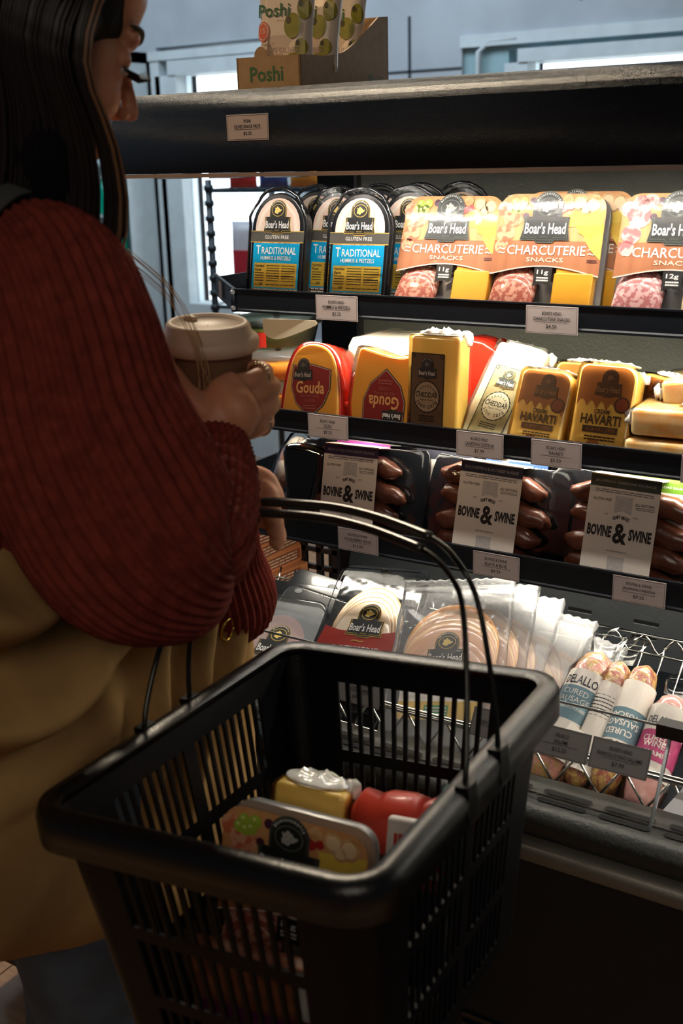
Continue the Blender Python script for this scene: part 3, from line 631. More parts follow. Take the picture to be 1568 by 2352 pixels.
def cheddar(dark, W=.078, H=.152, yd=.036):
    t = thing('cheddar_block','x','cheese','canadian cheddar blocks'); cm = CHW if dark else CHP
    b = MB(); b.slab(rrect(W,H,.007,4),0,yd,.005,cm); b.build('cheese',t)
    d = Deck(fn=lambda u,v,w: (u-(.010 if dark else 0),-.0006-w,v+.012)); LB = LABD if dark else LABK; MD = MEDD if dark else MEDL; INK = BLACK if dark else LINE
    w2 = .0265; h = .116
    d.rect(-w2,0,w2,h,INK,1); d.rect(-w2+.0014,.0014,w2-.0014,h-.0014,LB,2); 
    for cu,cv in ((-w2+.004,.004),(w2-.004,.004),(-w2+.004,h-.004),(w2-.004,h-.004)): d.ell2(cu,cv,.004,.004,INK,3,4); d.ell2(cu,cv,.0022,.0022,LB,4,4)
    pts = [((.0205+.0012*(i%2))*cos(2*pi*i/40),.054+(.0225+.0012*(i%2))*sin(2*pi*i/40)) for i in range(40)]; d.poly(pts,INK,3); d.ell2(0,.054,.0195,.0215,MD,4,30)
    d.arc('CANADIAN',0,.054,.0155,150,30,.0042,INK,5); d.text('CHEDDAR',0,.057,.0078,INK,5,w=.036,bold=.02); d.text('Aged Over',0,.0495,.0038,INK,5,w=.022); d.arc('1000 Days',0,.058,.0185,218,322,.0050,INK,5,below=True)
    d.text('*',0,.080,.004,INK,5); d.lines(-.013,.018,.013,.028,3,INK,5,.4); d.text('NET WT 8 OZ (226g)',0,.006,.0032,INK,5,w=.028)
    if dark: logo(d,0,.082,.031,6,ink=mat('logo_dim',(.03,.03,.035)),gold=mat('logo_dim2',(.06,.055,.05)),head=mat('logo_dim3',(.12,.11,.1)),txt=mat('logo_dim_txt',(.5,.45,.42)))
    else: logo(d,0,.084,.032,6,ink=LINE,gold=GOLD,head=mat('label_gold_head',(.55,.48,.25),.5))
    d.build('label',t)
    b = MB(); b.ell((0,yd*.6,H+.002),(W*.46,yd*.55,.006),WIS,24,fn=lambda p: Vector((p.x,p.y,p.z*(1+.5*sin(p.x*300)+.4*sin(p.x*730+p.y*500))))); b.ell((W*.44,yd*.8,H-.004),(.011,.012,.012),WIS,14,fn=lambda p: p*(1+.25*sin(p.x*900)*cos(p.z*700))); b.build('wrapper_end',t)
    b = MB(); b.slab(rrect(W*1.04,H*1.02,.007,4),-.0042,yd+.003,.003,CRINK); b.build('clear_wrap',t)
    return t
K1 = cheddar(True); place(K1,(-.748,1.408,FL2),0,4,0); K1['label'] = 'tall upright orange cheddar block with its label coloured as in shade'
K2 = cheddar(False,W=.080,H=.165,yd=.03); place(K2,(-.678,1.412,FL2),2,36,10); K2['label'] = 'pale cheddar block leaning back to the right, gold label with cream medallion'
for i,(x,y,z,l) in enumerate(((-.765,1.575,FL2,'lower of the two cheddar blocks lying behind the leaning one'),(-.770,1.570,FL2+.050,'upper cheddar block lying behind the leaning one, its label face up'))):
    o = dup(K2,l); o.matrix_world = Matrix.Translation((x,y,z+.034)) @ Matrix.Rotation(R(72),4,'Z') @ Matrix.Rotation(R(-86),4,'X') @ Matrix.Translation((0,0,-.06))
HAVO = mat('havarti_label_orange',(.34,.10,.012),.4,coat=.3,col2=(.44,.15,.02),vscale=18); HAVL = mat('havarti_body',(.88,.54,.11),.3,coat=.8,sss=.35,bump=.2); HAVY = mat('havarti_window',(.84,.58,.16),.3,coat=.6); DB = mat('dark_brown_ink',(.07,.03,.01),.4); LOGB = mat('logo_brown',(.10,.035,.01),.4)
def havarti(W=.078,H=.122,yd=.036):
    t = thing('havarti_block','x','cheese','havarti blocks'); prof = [(W/2-.003,0),(W/2,.02)]+[(W/2-.018+.018*cos(R(a)),H-.020+.018*sin(R(a))) for a in range(0,91,15)]+[(-W/2+.010+.010*cos(R(a)),H-.012+.010*sin(R(a))) for a in range(90,181,15)]+[(-W/2,.02),(-W/2+.003,0)]
    b = MB(); b.slab(prof,0,yd,.006,HAVL); b.build('cheese',t)
    d = Deck(fn=lambda u,v,w: (u,-.0006-w,v)); rng = random.Random(3)
    ed = [(-W/2+.004+ (W-.008)*i/16, .068+(.006 if i%3 else -.002)-.010*(i/16)**2+rng.random()*.003) for i in range(17)]
    top = [(x*.90,z*.975) for x,z in prof if z > .08]
    d.poly(ed+[p for p in top],HAVO,2)
    ed2 = [(-W/2+.004+(W-.008)*i/14,.020+rng.random()*.004+(.006 if 4<i<8 else 0)-.004*(i>10)) for i in range(15)]
    d.poly([(W/2-.004,.003),(-W/2+.004,.003)][::-1]+list(reversed(ed2)),HAVO,2)
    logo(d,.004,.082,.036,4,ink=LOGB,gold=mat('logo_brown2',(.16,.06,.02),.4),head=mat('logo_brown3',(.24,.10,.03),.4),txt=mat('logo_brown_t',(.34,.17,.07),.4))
    d.ell2(.024,.072,.010,.010,DB,5); d.ell2(.024,.072,.008,.008,mat('seal_rust',(.25,.05,.015),.4),6)
    d.text('CREAM',0,.062,.0058,DB,6,w=.020,bold=.03); d.text('HAVARTI',0,.052,.0125,DB,6,w=.052,bold=.03)
    d.rect(-.022,.036,.024,.044,DB,5); d.text('ALL NATURAL CHEESE',.001,.040,.0035,HAVO,6,w=.038); d.lines(-.018,.026,.022,.033,2,DB,5,.5)
    d.lines(-.030,.005,-.010,.016,2,DB,5,.5); d.ell2(.004,.010,.008,.006,DB,5); d.ell2(.004,.010,.006,.004,mat('oval_green',(.2,.2,.05),.4),6); d.poly([(.022,.005),(.028,.005),(.030,.010),(.025,.017),(.020,.010)],DB,5)
    d.build('label',t)
    b = MB(); b.ell((0,yd*.7,H+.001),(W*.42,yd*.5,.004),WIS,20,fn=lambda p: Vector((p.x,p.y,p.z*(1+.6*sin(p.x*400))))); b.ell((W*.42,yd*.95,H-.012),(.010,.008,.009),WIS,12,fn=lambda p: p*(1+.25*sin(p.x*900))); b.slab(rrect(W*.86,H*.9,.01,3),yd-.001,yd+.004,.002,WIS); b.build('wrapper_end',t)
    b = MB(); b.slab([(x*1.03,z*1.02) for x,z in prof],-.0038,yd+.006,.003,CRINK); b.build('clear_wrap',t)
    return t
V1 = havarti(); place(V1,(-.596,1.408,FL2),0,24,2); V1['label'] = 'darker havarti block leaning back, just right of the leaning cheddar'
V2 = dup(V1,'havarti block with bright orange top at the middle right of the cheese shelf'); place(V2,(-.506,1.409,FL2),1,20,1)
V2.scale = (1.05,1.05,1.10)
V3 = dup(V1,'havarti block standing in the second row between the two front ones'); place(V3,(-.556,1.464,FL2),2,14,0)
V4 = dup(V1,'pale havarti block standing askew in the second row, right of the front orange one'); place(V4,(-.462,1.475,FL2),-38,10,0)
V4.scale=(.9,.9,.9)
MARB = mat('marbled_colby',(.85,.45,.12),.3,coat=.8,sss=.3,col2=(.90,.72,.38),vscale=45,bump=.3)
for i,(x,y,z,yw,rl,l) in enumerate(((-.405,1.412,0,0,0,'marbled orange cheese brick lying at the bottom right of the cheese shelf'),(-.398,1.418,.041,4,0,'marbled orange cheese brick lying on top of the lower one'),(-.372,1.47,.078,8,-8,'marbled orange cheese brick topmost at the right edge'))):
    t = thing('colby_brick',l,'cheese','marbled cheese bricks'); b = MB(); b.slab(rrect(.125,.036,.006,3),0,.085,.006,MARB); b.build('cheese',t)
    b = MB(); b.slab(rrect(.129,.039,.006,3,z0=-.001),-.003,.09,.006,CRINK); b.ell((-.066,.03,.018),(.010,.02,.012),WIS,12,fn=lambda p: p*(1+.3*sin(p.y*600))); b.build('clear_wrap',t)
    d = Deck(fn=lambda u,v,w: (u,v,.0372+w)); logo(d,.01,.03,.04,2,ink=LOGB); d.build('label',t); place(t,(x,y,FL2+z),yw,0,rl)
# ---- hummus tubs at the left end of the cheese shelf
TUB = film('tub_clear',bump=.2,haze=.06,tint=(1,.93,.75),rough=.06); DIP = mat('orange_hummus',(.80,.36,.06),.4,sss=.3,bump=.3); REDS = mat('red_sticker',(.55,.03,.02),.4,coat=.4)
DKT = film('tub_dark_clear',bump=.1,haze=.02,tint=(.55,.6,.5),rough=.05)
def tub(lab, loc, m=TUB, content=DIP, cap=False):
    t = thing('dip_tub',lab,'dip tub','round clear dip tubs at the left of the cheese shelf')
    b = MB(); b.lathe([(.062,0),(.066,.003),(.074,.034),(.079,.036),(.080,.039)],m,64,wob=lambda i,n: .012*cos(i*pi/2),caps=False); b.build('tub',t)
    b = MB(); b.lathe([(.060,.003),(.070,.030)],content,40); b.build('dip',t)
    b = MB(); b.lathe([(.081,.036),(.082,.042),(.076,.046),(.070,.050),(.030,.050),(.001,.049)],m,64,wob=lambda i,n: .008*cos(i*pi/2),caps=False); b.build('lid',t)
    d = Deck(fn=lambda u,v,w: ((.076+w)*cos(u/.076),(.076+w)*sin(u/.076),v)); d.rect(-.135,.006,-.085,.030,REDS,2,n=6); d.lines(-.132,.010,-.100,.026,4,WHITE,3,.4); d.build('sticker',t)
    place(t,loc); return t
tub('lowest round dip tub of the stack, with a red sticker',(-1.095,1.515,FL2),)
tub('middle round dip tub of orange hummus in the stack',(-1.096,1.515,FL2+.052))
tub('topmost dark-rimmed round tub under the top shelf, left of the gouda',(-1.10,1.52,FL2+.104),DKT,mat('green_dip',(.10,.11,.02),.5))
b = MB(); b.slab(cr([(-.052,.030),(-.050,.008),(-.03,0),(0,.006),(.052,.026),(.052,.034)],4),0,.002,.0005,mat('shelf_talker_cream',(.80,.72,.52),.4,coat=.3)); o = b.build('shelf_talker'); tag(o,'cream plastic tongue hanging under the top shelf above the dip tubs','sign'); place(o,(-.990,1.405,1.186),-6)
# ---- sausage packs
SAUS = mat('sausage_skin',(.06,.018,.012),.34,coat=.45,bump=.9,bscale=45,col2=(.16,.05,.025),vscale=35,sss=.05); SAUS2 = mat('sausage_skin_light',(.10,.028,.013),.34,coat=.45,bump=.9,bscale=45,col2=(.19,.06,.03),vscale=35,sss=.05)
LBL = mat('sausage_label_cream',(.76,.68,.60),.6,var=.02); TAPE = mat('label_stippled_grey',(.42,.39,.37),.6,col2=(.56,.52,.5),vscale=900,sharp=True)
POU = mat('pouch_black_film',(.008,.009,.011),.12,coat=1,bump=1,bscale=26,crough=.05)
def sausage(b, p, q, r, m, bend=.01, n=14):
    p = Vector(p); q = Vector(q); pts = []; rd = []
    for i in range(n+1):
        t = .5-.5*cos(pi*i/n); pts.append(p.lerp(q,t)+Vector((0,-.004*sin(pi*t),bend*sin(pi*t)+.0018*sin(i*2.2+p.z*90)))); rd.append(r*(1+.05*sin(i*1.7+q.z*70))*max(.12,min(1,(1-abs(2*t-1)**5)**.5)))
    b.tube(pts,rd,m,14)
def spack(title, barm, sm, W=.235, H=.150, sideL=.062, sideR=.078, group='sausage packs on the third shelf', n=4):
    t = thing('sausage_pack','x','sausage pack',group)
    b = MB(); prof = cr([(-W/2,0),(-W/2-.004,H*.5),(-W/2+.006,H*.96),(-W/2+.03,H*1.0),(0,H*.97),(W/2-.03,H*1.0),(W/2,H*.97),(W/2+.002,H*.5),(W/2-.004,0)],3)
    b.slab(prof,.012,.016,.001,POU); b.build('pouch_back',t)
    for k in range(n):
        b = MB(); z = .016+k*.034; a = .010 if k%2 else .016
        sausage(b,(-.048-sideL*.6-.004*(k%2),-.002,z+a-.004),(.048+sideR*.55-.012*(k%2),.0,z-a+.004),.0172,sm,bend=.007); b.build('sausage',t)
    lw = .097; d = Deck(fn=lambda u,v,w: (u,-.0225-w+.0,v+.002)); Hh = H-.004
    for a0,a1 in ((0,Hh*.895),): d.rect(-lw/2,a0,lw/2,a1,LBL,1,n=10)
    d.rect(-lw/2,Hh*.895,lw/2,Hh,barm,1,n=10)
    d.text(title,0,Hh*.945,Hh*.028,mat('bar_text',(.45,.42,.42),.5),2,w=lw*.86,bold=.005)
    d.lines(-lw*.42,Hh*.845,lw*.42,Hh*.880,2,mat('small_print',(.2,.17,.17),.6),2,.5)
    sp = mat('small_print',(.2,.17,.17)); INK = mat('label_black_ink',(.015,.014,.014),.5)
    d.text('GLUTEN FREE',-lw*.30,Hh*.785,Hh*.024,INK,2,w=lw*.27,bold=.01); d.text('ALL NATURAL',lw*.31,Hh*.775,Hh*.026,INK,2,w=lw*.28,bold=.01); d.lines(lw*.18,Hh*.725,lw*.45,Hh*.755,2,sp,2,.5)
    d.poly([(-.011,Hh*.83),(.013,Hh*.83),(.013,Hh*.675),(.001,Hh*.70),(-.011,Hh*.675)],TAPE,2); d.rect(-.011,0,.012,Hh*.285,TAPE,2)
    d.arc('CRAFT MEATS',0,Hh*.50,.0215,118,62,.0048,INK,3,bold=.02); d.text('EST.',-.020,Hh*.655,.0022,INK,3); d.text('2012',.020,Hh*.655,.0022,INK,3)
    d.text('BOVINE',-.0275,Hh*.50,Hh*.105,INK,3,w=.034,bold=.045); d.text('SWINE',.029,Hh*.50,Hh*.105,INK,3,w=.031,bold=.045); d.text('&',.0015,Hh*.495,Hh*.185,INK,3,w=.020,bold=.03)
    d.text('JACKSON HOLE, WY',0,Hh*.33,.0026,INK,3,w=.028,bold=.01); d.text('FULLY COOKED',-lw*.33,Hh*.04,.0030,INK,3,w=.026); 
    d.poly([(.036+.008*cos(R(a)),.003+.010*sin(R(a))) for a in range(0,181,15)],sp,2); d.poly([(.036+.0074*cos(R(a)),.003+.0092*sin(R(a))) for a in range(0,181,15)],LBL,3); d.lines(.030,.004,.042,.010,3,sp,4,.5)
    o = d.build('paper_sleeve',t)
    b = MB(); b.loft([[(-lw/2+lw*i/10,-.0225,Hh+.002) for i in range(11)]+[(lw/2-lw*i/10,.012,Hh+.003) for i in range(11)],[(-lw/2+lw*i/10,-.0222,Hh+.0035) for i in range(11)]+[(lw/2-lw*i/10,.012,Hh+.0045) for i in range(11)]],LBL,smooth=False); b.build('sleeve_top',t)
    b = MB(); rings = []
    for sx,y in ((-1,0),(-.96,-.010),(-.8,-.020),(-.55,-.0215),(.55,-.0215),(.8,-.020),(.96,-.010),(1,0)): rings.append((W/2*sx,y))
    fr = [[(x,y+.010,z*H) for x,y in rings] if z in (0,1) else [(x,y,z*H) for x,y in rings] for z in (0,.05,.5,.93,1)]
    b.loft(fr,CRINK,closed=False,caps=False); b.build('vacuum_film',t)
    return t
FL3 = .8755
PURP = mat('bar_purple',(.06,.03,.07),.5); BLK2 = mat('bar_black_blue',(.03,.032,.05),.5); GRNB = mat('bar_dark_green',(.05,.06,.04),.5)
S1 = spack('BISON & PORK HUCKLEBERRY SAUSAGE',PURP,SAUS); place(S1,(-.900,1.426,FL3),0,13,-1); S1['label'] = 'sausage pack with purple-barred cream sleeve, left on the third shelf'
S2 = spack('BLACK PEPPER & BLUE CHEESE SAUSAGE',BLK2,SAUS2,W=.225); place(S2,(-.668,1.426,FL3),0,13,1); S2['label'] = 'sausage pack with black-barred cream sleeve at the middle of the third shelf'
S3 = spack('JALAPENO CHEDDAR SAUSAGE',GRNB,SAUS2,W=.235,H=.155,sideL=.05,sideR=.11); place(S3,(-.472,1.426,FL3),0,13,1); S3['label'] = 'sausage pack with green-black barred sleeve at the right of the third shelf'
# second row: only sleeve tops show
def backpack(lab, x, y, z, top, bar, txt, W=.22, H=.145, lean=20, n=2):
    t = thing('sausage_pack',lab,'sausage pack','sausage packs behind the front row'); b = MB()
    b.slab(cr([(-W/2,0),(-W/2,H*.96),(0,H),(W/2,H*.96),(W/2,0)],3),.012,.016,.001,POU); b.build('pouch_back',t)
    for k in range(n): b = MB(); sausage(b,(-.1,0,H-.03-k*.04),(.1,0,H-.045-k*.04),.017,SAUS2); b.build('sausage',t)
    b = MB(); b.box((-.0485,-.022,.0),(.0485,-.020,H*.9),LBL); b.box((-.0485,-.022,H*.9),(.0485,-.020,H),bar); b.box((-.0485,-.022,H),(.0485,.016,H+.0015),top); b.box((-.0485,-.022,H-.0005),(.0485,-.0195,H+.0015),bar)
    o = b.build('paper_sleeve',t); 
    if txt: d = Deck(fn=lambda u,v,w: (u,-.0222-w,v)); d.text(txt,.01,H*.95,H*.03,WHITE,1,w=.075); d.build('sleeve_print',o)
    place(t,(x,y,z),0,lean); return t
MAG = mat('sleeve_magenta',(.45,.06,.38),.5); LBLU = mat('sleeve_light_blue',(.45,.55,.75),.5); NAV = mat('sleeve_blue',(.02,.07,.28),.5); LGR = mat('sleeve_light_green',(.45,.62,.15),.5); GRN = mat('sleeve_green',(.12,.28,.02),.5)
backpack('second row sausage pack with a white and magenta sleeve top, behind the left pack',-.905,1.462,FL3,mat('sleeve_white',(.8,.76,.74),.5),MAG,'',lean=14)
backpack('second row sausage pack with loose sausages showing, behind the gap after the left pack',-.765,1.475,FL3,LBL,BLK2,'',W=.12,lean=12,n=3)
backpack('second row sausage pack with a pale blue sleeve top, behind the middle pack',-.645,1.464,FL3,LBLU,NAV,'BLUE CHEESE SAUSAGE',lean=13)
backpack('second row sausage pack with a green sleeve top, behind the right pack',-.440,1.464,FL3,LGR,GRN,'JALAPENO CHEDDAR SAUSAGE',lean=10)
# wrapped salami and black pouch at left of the third shelf
WRS = mat('wrapped_salami_red',(.18,.02,.02),.25,coat=1,bump=.6,bscale=40,crough=.05); WRB = mat('wrapped_salami_brown',(.32,.13,.06),.3,coat=1,col2=(.8,.7,.6),vscale=26,sharp=True,bump=.6)
SKY = mat('pale_blue_label',(.35,.55,.62),.4)
for lab,x,y,rx,rz,m,rl in (('brown and white netted salami end at the left of the third shelf',-1.075,1.47,.032,.07,WRB,10),('dark red salami end in loose clear wrap, beside the black pouch',-1.030,1.425,.032,.055,WRS,24)):
    t = thing('wrapped_salami',lab,'salami'); b = MB(); b.ell((0,.02,rz),(rx,.03,rz),m,28); b.build('salami',t)
    b = MB(); b.ell((0,.02,rz),(rx*1.15,.036,rz*1.1),CRINK,26,fn=lambda p: p*(1+.07*sin(p.x*260)*cos(p.z*190)+.05*sin(p.z*420))); b.build('clear_wrap',t)
    d = Deck(fn=lambda u,v,w: (u,-.0125-w+u*u*9,v)); d.rect(rx*.35,rz*.4,rx*.7,rz*1.7,SKY,1,n=3); d.build('label_strip',t); place(t,(x,y,FL3),0,10,rl)
b = MB(); b.slab(cr([(-.020,0),(-.024,.05),(-.030,.10),(-.034,.135),(-.01,.145),(.035,.142),(.05,.13),(.045,.08),(.03,.03),(.028,0)],3),0,.03,.012,POU); o = b.build('black_pouch'); tag(o,'curled shiny black vacuum pouch at the left of the purple-barred sausage pack','pouch'); place(o,(-.997,1.41,FL3),0,8)
# ---- smoked fish boxes and pickle tubs beyond the case's left end
OB = mat('orange_carton',(.62,.22,.08),.5,col2=(.72,.30,.12),vscale=6); OBD = mat('carton_print_dark',(.32,.08,.03),.5); OBC = mat('carton_cream',(.85,.78,.6),.5)
b = MB(); b.box((-1.60,1.45,.30),(-1.215,1.78,.585),BLACKM); o = b.build('end_shelf'); tag(o,'low black ledge at the left end of the case under the cartons','ledge')
for i in range(7):
    d = MB(); d.box((0,0,0),(.17,.22,.030),OB); o = None
    t = thing('smoked_fish_carton',f"orange smoked fish carton in the pile left of the case, {['lowest','second from bottom','third from bottom','fourth from bottom','fifth from bottom','next to top','topmost'][i]}",'carton','orange fish cartons'); d.build('carton',t)
    D_ = Deck(fn=lambda u,v,w: (u,-w,v)); D_.rect(.0,.0,.155,.0065,OBD,1); D_.rect(.0,.0265,.165,.0295,REDS if i%2 else GOLD,1); D_.text('smoked',.075,.019,.008,OBC,2,w=.035); D_.lines(.03,.010,.13,.013,1,OBC,2,.6); D_.build('front_print',t)
    D_ = Deck(fn=lambda u,v,w: (.17+w,u,v)); D_.rect(.03,.004,.20,.026,OBD,1); D_.lines(.035,.006,.19,.024,3,OBC,2,.35); D_.build('side_print',t)
    place(t,(-1.375+.006*(i%2),1.50+.006*((i*2)%3),.586+i*.0305),-8+3*(i%3))
TUBW = mat('pickle_tub_translucent',(.62,.66,.52),.3,coat=.6,sss=.2); PLBL = mat('pickle_label',(.86,.88,.80),.5); PGRN = mat('pickle_green',(.04,.16,.05),.5); PICK = mat('pickle_chips',(.35,.38,.08),.3,col2=(.6,.5,.2),vscale=60,bump=1,coat=.6)
b = MB(); b.box((-1.50,1.19,.56),(-1.16,1.44,.60),BLACKM); 
for i in range(2):
    t = thing('pickle_tub',['lower square tub of pickles beside the ham packs','upper square tub of pickles with a white and green label'][i],'pickle tub','square pickle tubs')
    sq = lambda k,z: [(x*k,y*k,z) for x,y in rrect(.135,.135,.03,5,z0=-.0675)]
    m = MB(); m.loft([sq(.84,.001),sq(.88,.010),sq(.96,.070)],TUBW); m.build('tub',t)
    m = MB(); m.loft([sq(.90,.052),sq(.955,.066)],PICK); m.build('pickles',t)
    m = MB(); m.loft([sq(1.0,.068),sq(1.03,.071),sq(1.03,.078),sq(.99,.080)],film('lid_clear',haze=.35,bump=.1)); m.build('lid',t)
    d = Deck(fn=lambda u,v,w: (.0675*(.89+.07*v/.07)+w+.0008,u,v)); d.rect(-.05,.012,.05,.062,PLBL,1); d.lines(-.04,.020,.01,.055,5,PGRN,2,.4); d.rect(.015,.030,.040,.050,PGRN,2); d.build('side_label',t)
    d = Deck(fn=lambda u,v,w: (u,-.0675*(.89+.07*v/.07)-w-.0008,v)); d.rect(-.05,.012,.05,.062,PLBL,1); d.lines(-.04,.020,.02,.055,5,PGRN,2,.4); d.ell2(.035,.030,.010,.012,PGRN,2); d.build('front_label',t)
    d = Deck(fn=lambda u,v,w: (u,v,.0802+w)); d.poly([(-.05,-.05),(.055,-.05),(.055,.055),(-.05,.055)],PLBL,1); d.arc("GRILLO'S",0,-.0,.036,150,30,.014,PGRN,2); d.text("PICKLES",0,-.01,.012,PGRN,2,w=.06); d.build('top_label',t)
    place(t,(-1.165,1.375,.650+i*.083),28+i*5)
b.box((-1.26,1.28,.60),(-1.08,1.46,.6495),BLACKM); o = b.build('tub_riser'); tag(o,'black riser step holding the pickle tubs','riser')
# ---- sliced meats on the inclined deck
INC = Vector((0,cos(R(37.6)),sin(R(37.6)))); NRM = Vector((0,-sin(R(37.6)),cos(R(37.6))))
def onin(o, x, s_, off=0, roll=0, tilt=0):
    """x along the case, s_ up the incline from (1.3,.634), off above it; object's local +z runs up the incline, -y faces out"""
    p = Vector((x,1.3,.634))+INC*s_+NRM*off
    o.matrix_world = Matrix.Translation(p) @ Matrix.Rotation(R(-(90-37.6)-tilt),4,'X') @ Matrix.Rotation(R(roll),4,'Y'); return o
LHAM = mat('ham_pale_pink',(.80,.56,.52),.4,coat=.5,sss=.2); PURL = mat('damask_purple',(.05,.03,.16),.4,col2=(.55,.5,.42),vscale=150,sharp=True,coat=.5); ROT = mat('rotisserie_red',(.36,.03,.02),.4,coat=.8); TURK = mat('turkey_slice',(.80,.44,.27),.35,coat=.5,sss=.25); TURKE = mat('turkey_slice_edge',(.84,.55,.28),.35,coat=.5); TURKY = mat('turkey_slice_golden',(.80,.34,.06),.35,coat=.5)
CHIC = mat('chicken_slice',(.80,.62,.42),.4,coat=.5,col2=(.86,.74,.58),vscale=25); CHICE = mat('chicken_slice_brown_edge',(.40,.20,.08),.5,coat=.5,col2=(.62,.38,.18),vscale=60)
def hampack():
    t = thing('ham_pack','x','meat pack','black sliced meat packs'); W=.168; H=.215
    b = MB(); b.slab(rrect(W,H,.012,4),0,.004,.0015,BLACKP); b.build('backing_tray',t)
    d = Deck(fn=lambda u,v,w: (u,-.0012-w,v)); d.poly(rrect(.14,.165,.02,4,z0=.008),mat('tray_steel_grey',(.35,.38,.40),.3,coat=.8),1)
    d.ell2(0,.070,.062,.078,LHAM,2,30); d.ell2(0,.060,.060,.072,mat('ham_pale_pink2',(.86,.62,.58),.4,coat=.5),3,30)
    d.poly([(-.069,.012),(.069,.012),(.069,.066)]+[(.06-.12*i/8,.068+.010*sin(pi*i/8)) for i in range(9)]+[(-.069,.066)],PURL,4); d.poly([(.06-.12*i/8,.068+.010*sin(pi*i/8)) for i in range(9)]+[(-.06+.12*i/8,.071+.010*sin(pi*i/8)) for i in range(9)],GOLD,5)
    logo(d,.006,.068,.068,7); d.text('HAM',0,.035,.014,WHITE,7,w=.05,bold=.01); d.text('NET WT',-.045,.026,.004,WHITE,7); d.text('4 OZ (113g)',-.040,.019,.004,WHITE,7,w=.03)
    d.ell2(.0,.198,.009,.006,HOLE,1,20); d.ell2(.0,.1985,.0075,.0048,mat('hole_grey',(.10,.11,.12),.5),2,20)
    d.build('label',t)
    b = MB(); b.slab(rrect(.150,.178,.022,5,z0=.002),-.012,-.0035,.006,CLTRAY); b.build('clear_dome',t); return t
HP = hampack(); onin(HP,-1.008,-.005,.022,-3,3); HP['label'] = 'pale sliced ham in a black hang-hole tray with purple label, lower left of the deck'
HP2 = dup(HP,'black hang-hole meat tray mostly hidden behind the ham pack, only its top edge showing'); onin(HP2,-.985,.018,.006,6,0)
def rotis():
    t = thing('rotisserie_chicken_pack','black vacuum pack of sliced rotisserie chicken with a red label','meat pack'); W=.140; H=.245
    b = MB(); b.slab(rrect(W,H,.010,4),0,.006,.002,POU); b.build('backing_tray',t)
    b = MB()
    for k in range(4): b.ell((0,-.003-k*.0022,.130-k*.009),(.056-.002*k,.0035,.075),CHICE,30); b.ell((0,-.0042-k*.0022,.130-k*.009),(.054-.002*k,.0035,.072),CHIC,30)
    b.build('chicken_slices',t)
    d = Deck(fn=lambda u,v,w: (u,-.0158-w+(abs(u)/.066)**2*.0008,v+.014)); d.rect(-.064,.006,.064,.088,ROT,1,n=10); d.poly([(-.064,.088),(.064,.088),(.060,.112),(.035,.106),(0,.104),(-.035,.106),(-.060,.112)],ROT,1)
    d.text('ROTISSERIE',0,.076,.010,WHITE,3,w=.074,bold=.005); d.text('SEASONED CHICKEN',0,.052,.006,WHITE,3,w=.06); d.rect(-.04,.020,.04,.036,CREAM,3); d.text('~',0,.090,.003,GOLD,3,w=.02); logo(d,.006,.100,.060,4); d.build('label',t)
    b = MB(); b.slab(rrect(W*1.02,H*.94,.012,4,z0=.002),-.020,.004,.012,CRINK); b.build('vacuum_film',t)
    b = MB(); b.tube([(-.006,-.003,H-.012),(.006,-.003,H-.012)],.005,HOLE,12); b.build('hang_hole',t); return t
RP = rotis(); onin(RP,-.846,.006,.020,-7,1); RP.scale = (1.06,1.06,1.08)
BAGW = film('clear_bag_haze',haze=.09,bump=.9,bscale=16,ior=1.35,rough=.12,dist=.004); BAGW2 = film('clear_bag_more_haze',haze=.22,bump=.9,bscale=18,ior=1.35,rough=.18,dist=.004)
def turkey(front):
    t = thing('turkey_bag','x','meat pack','clear bags of sliced turkey'); W=.172; H=.275
    b = MB(); 
    for k in range(5): b.ell((0,-.0015-k*.0017,.160-k*.010),(.072,.0022,.078),[TURKY,TURKE,TURK,TURKE,TURK][k],34)
    b.ell((0,-.0095,.118),(.063,.002,.060),TURK,30); b.ell((0,-.0106,.110),(.058,.002,.055),mat('turkey_pale',(.82,.53,.38),.35,coat=.5,sss=.2),30); b.build('turkey_slices',t)
    if front:
        d = Deck(fn=lambda u,v,w: (u,-.0130-w,v+.038))
        d.poly([(-.062,.004),(.062,.004),(.062,.088)]+[(.055-.11*i/10,.090+.012*sin(pi*i/10)) for i in range(11)]+[(-.062,.088)],mat('turkey_gold_band',(.78,.52,.08),.4,coat=.5),1)
        d.poly([(-.062,.032),(.062,.032),(.062,.080),(0,.086),(-.062,.080)],mat('turkey_label_white',(.85,.82,.76),.45),2)
        logo(d,-.002,.090,.062,5); d.text('OVEN ROASTED',0,.070,.009,BLACK,4,w=.084,bold=.01); d.text('TURKEY BREAST',0,.058,.0055,mat('turkey_green',(.10,.30,.04),.4),4,w=.064); d.text('NO ANTIBIOTICS EVER',0,.046,.003,BLACK,4,w=.05); d.rect(-.022,.008,.014,.026,mat('green_seal',(.03,.32,.08),.4),3); d.lines(-.02,.010,.012,.024,3,WHITE,4,.4); d.build('label',t)
    b = MB(); prof = [(-W/2,0),(W/2,0)]+[(W/2+.001*(-1)**i,H*i/8) for i in range(1,8)]+[(W/2-W*i/24,H+.0015*(-1)**i) for i in range(25)]+[(-W/2-.001*(-1)**i,H-H*i/8) for i in range(1,8)]
    b.slab(prof,-.0165,.001,.003,BAGW,n=2); b.build('clear_bag',t)
    b = MB(); b.box((-W/2,-.0172,H-.020),(W/2,-.0166,H-.014),BAGW2); b.build('bag_seal',t); return t
TB = turkey(True); onin(TB,-.654,-.030,.060,-14,0); TB['label'] = 'front clear bag of sliced oven roasted turkey with gold-black emblem'
T2 = turkey(False); T2['label'] = 'clear turkey bag fanned just behind the labelled front one'; onin(T2,-.640,-.024,.045,-10,0)
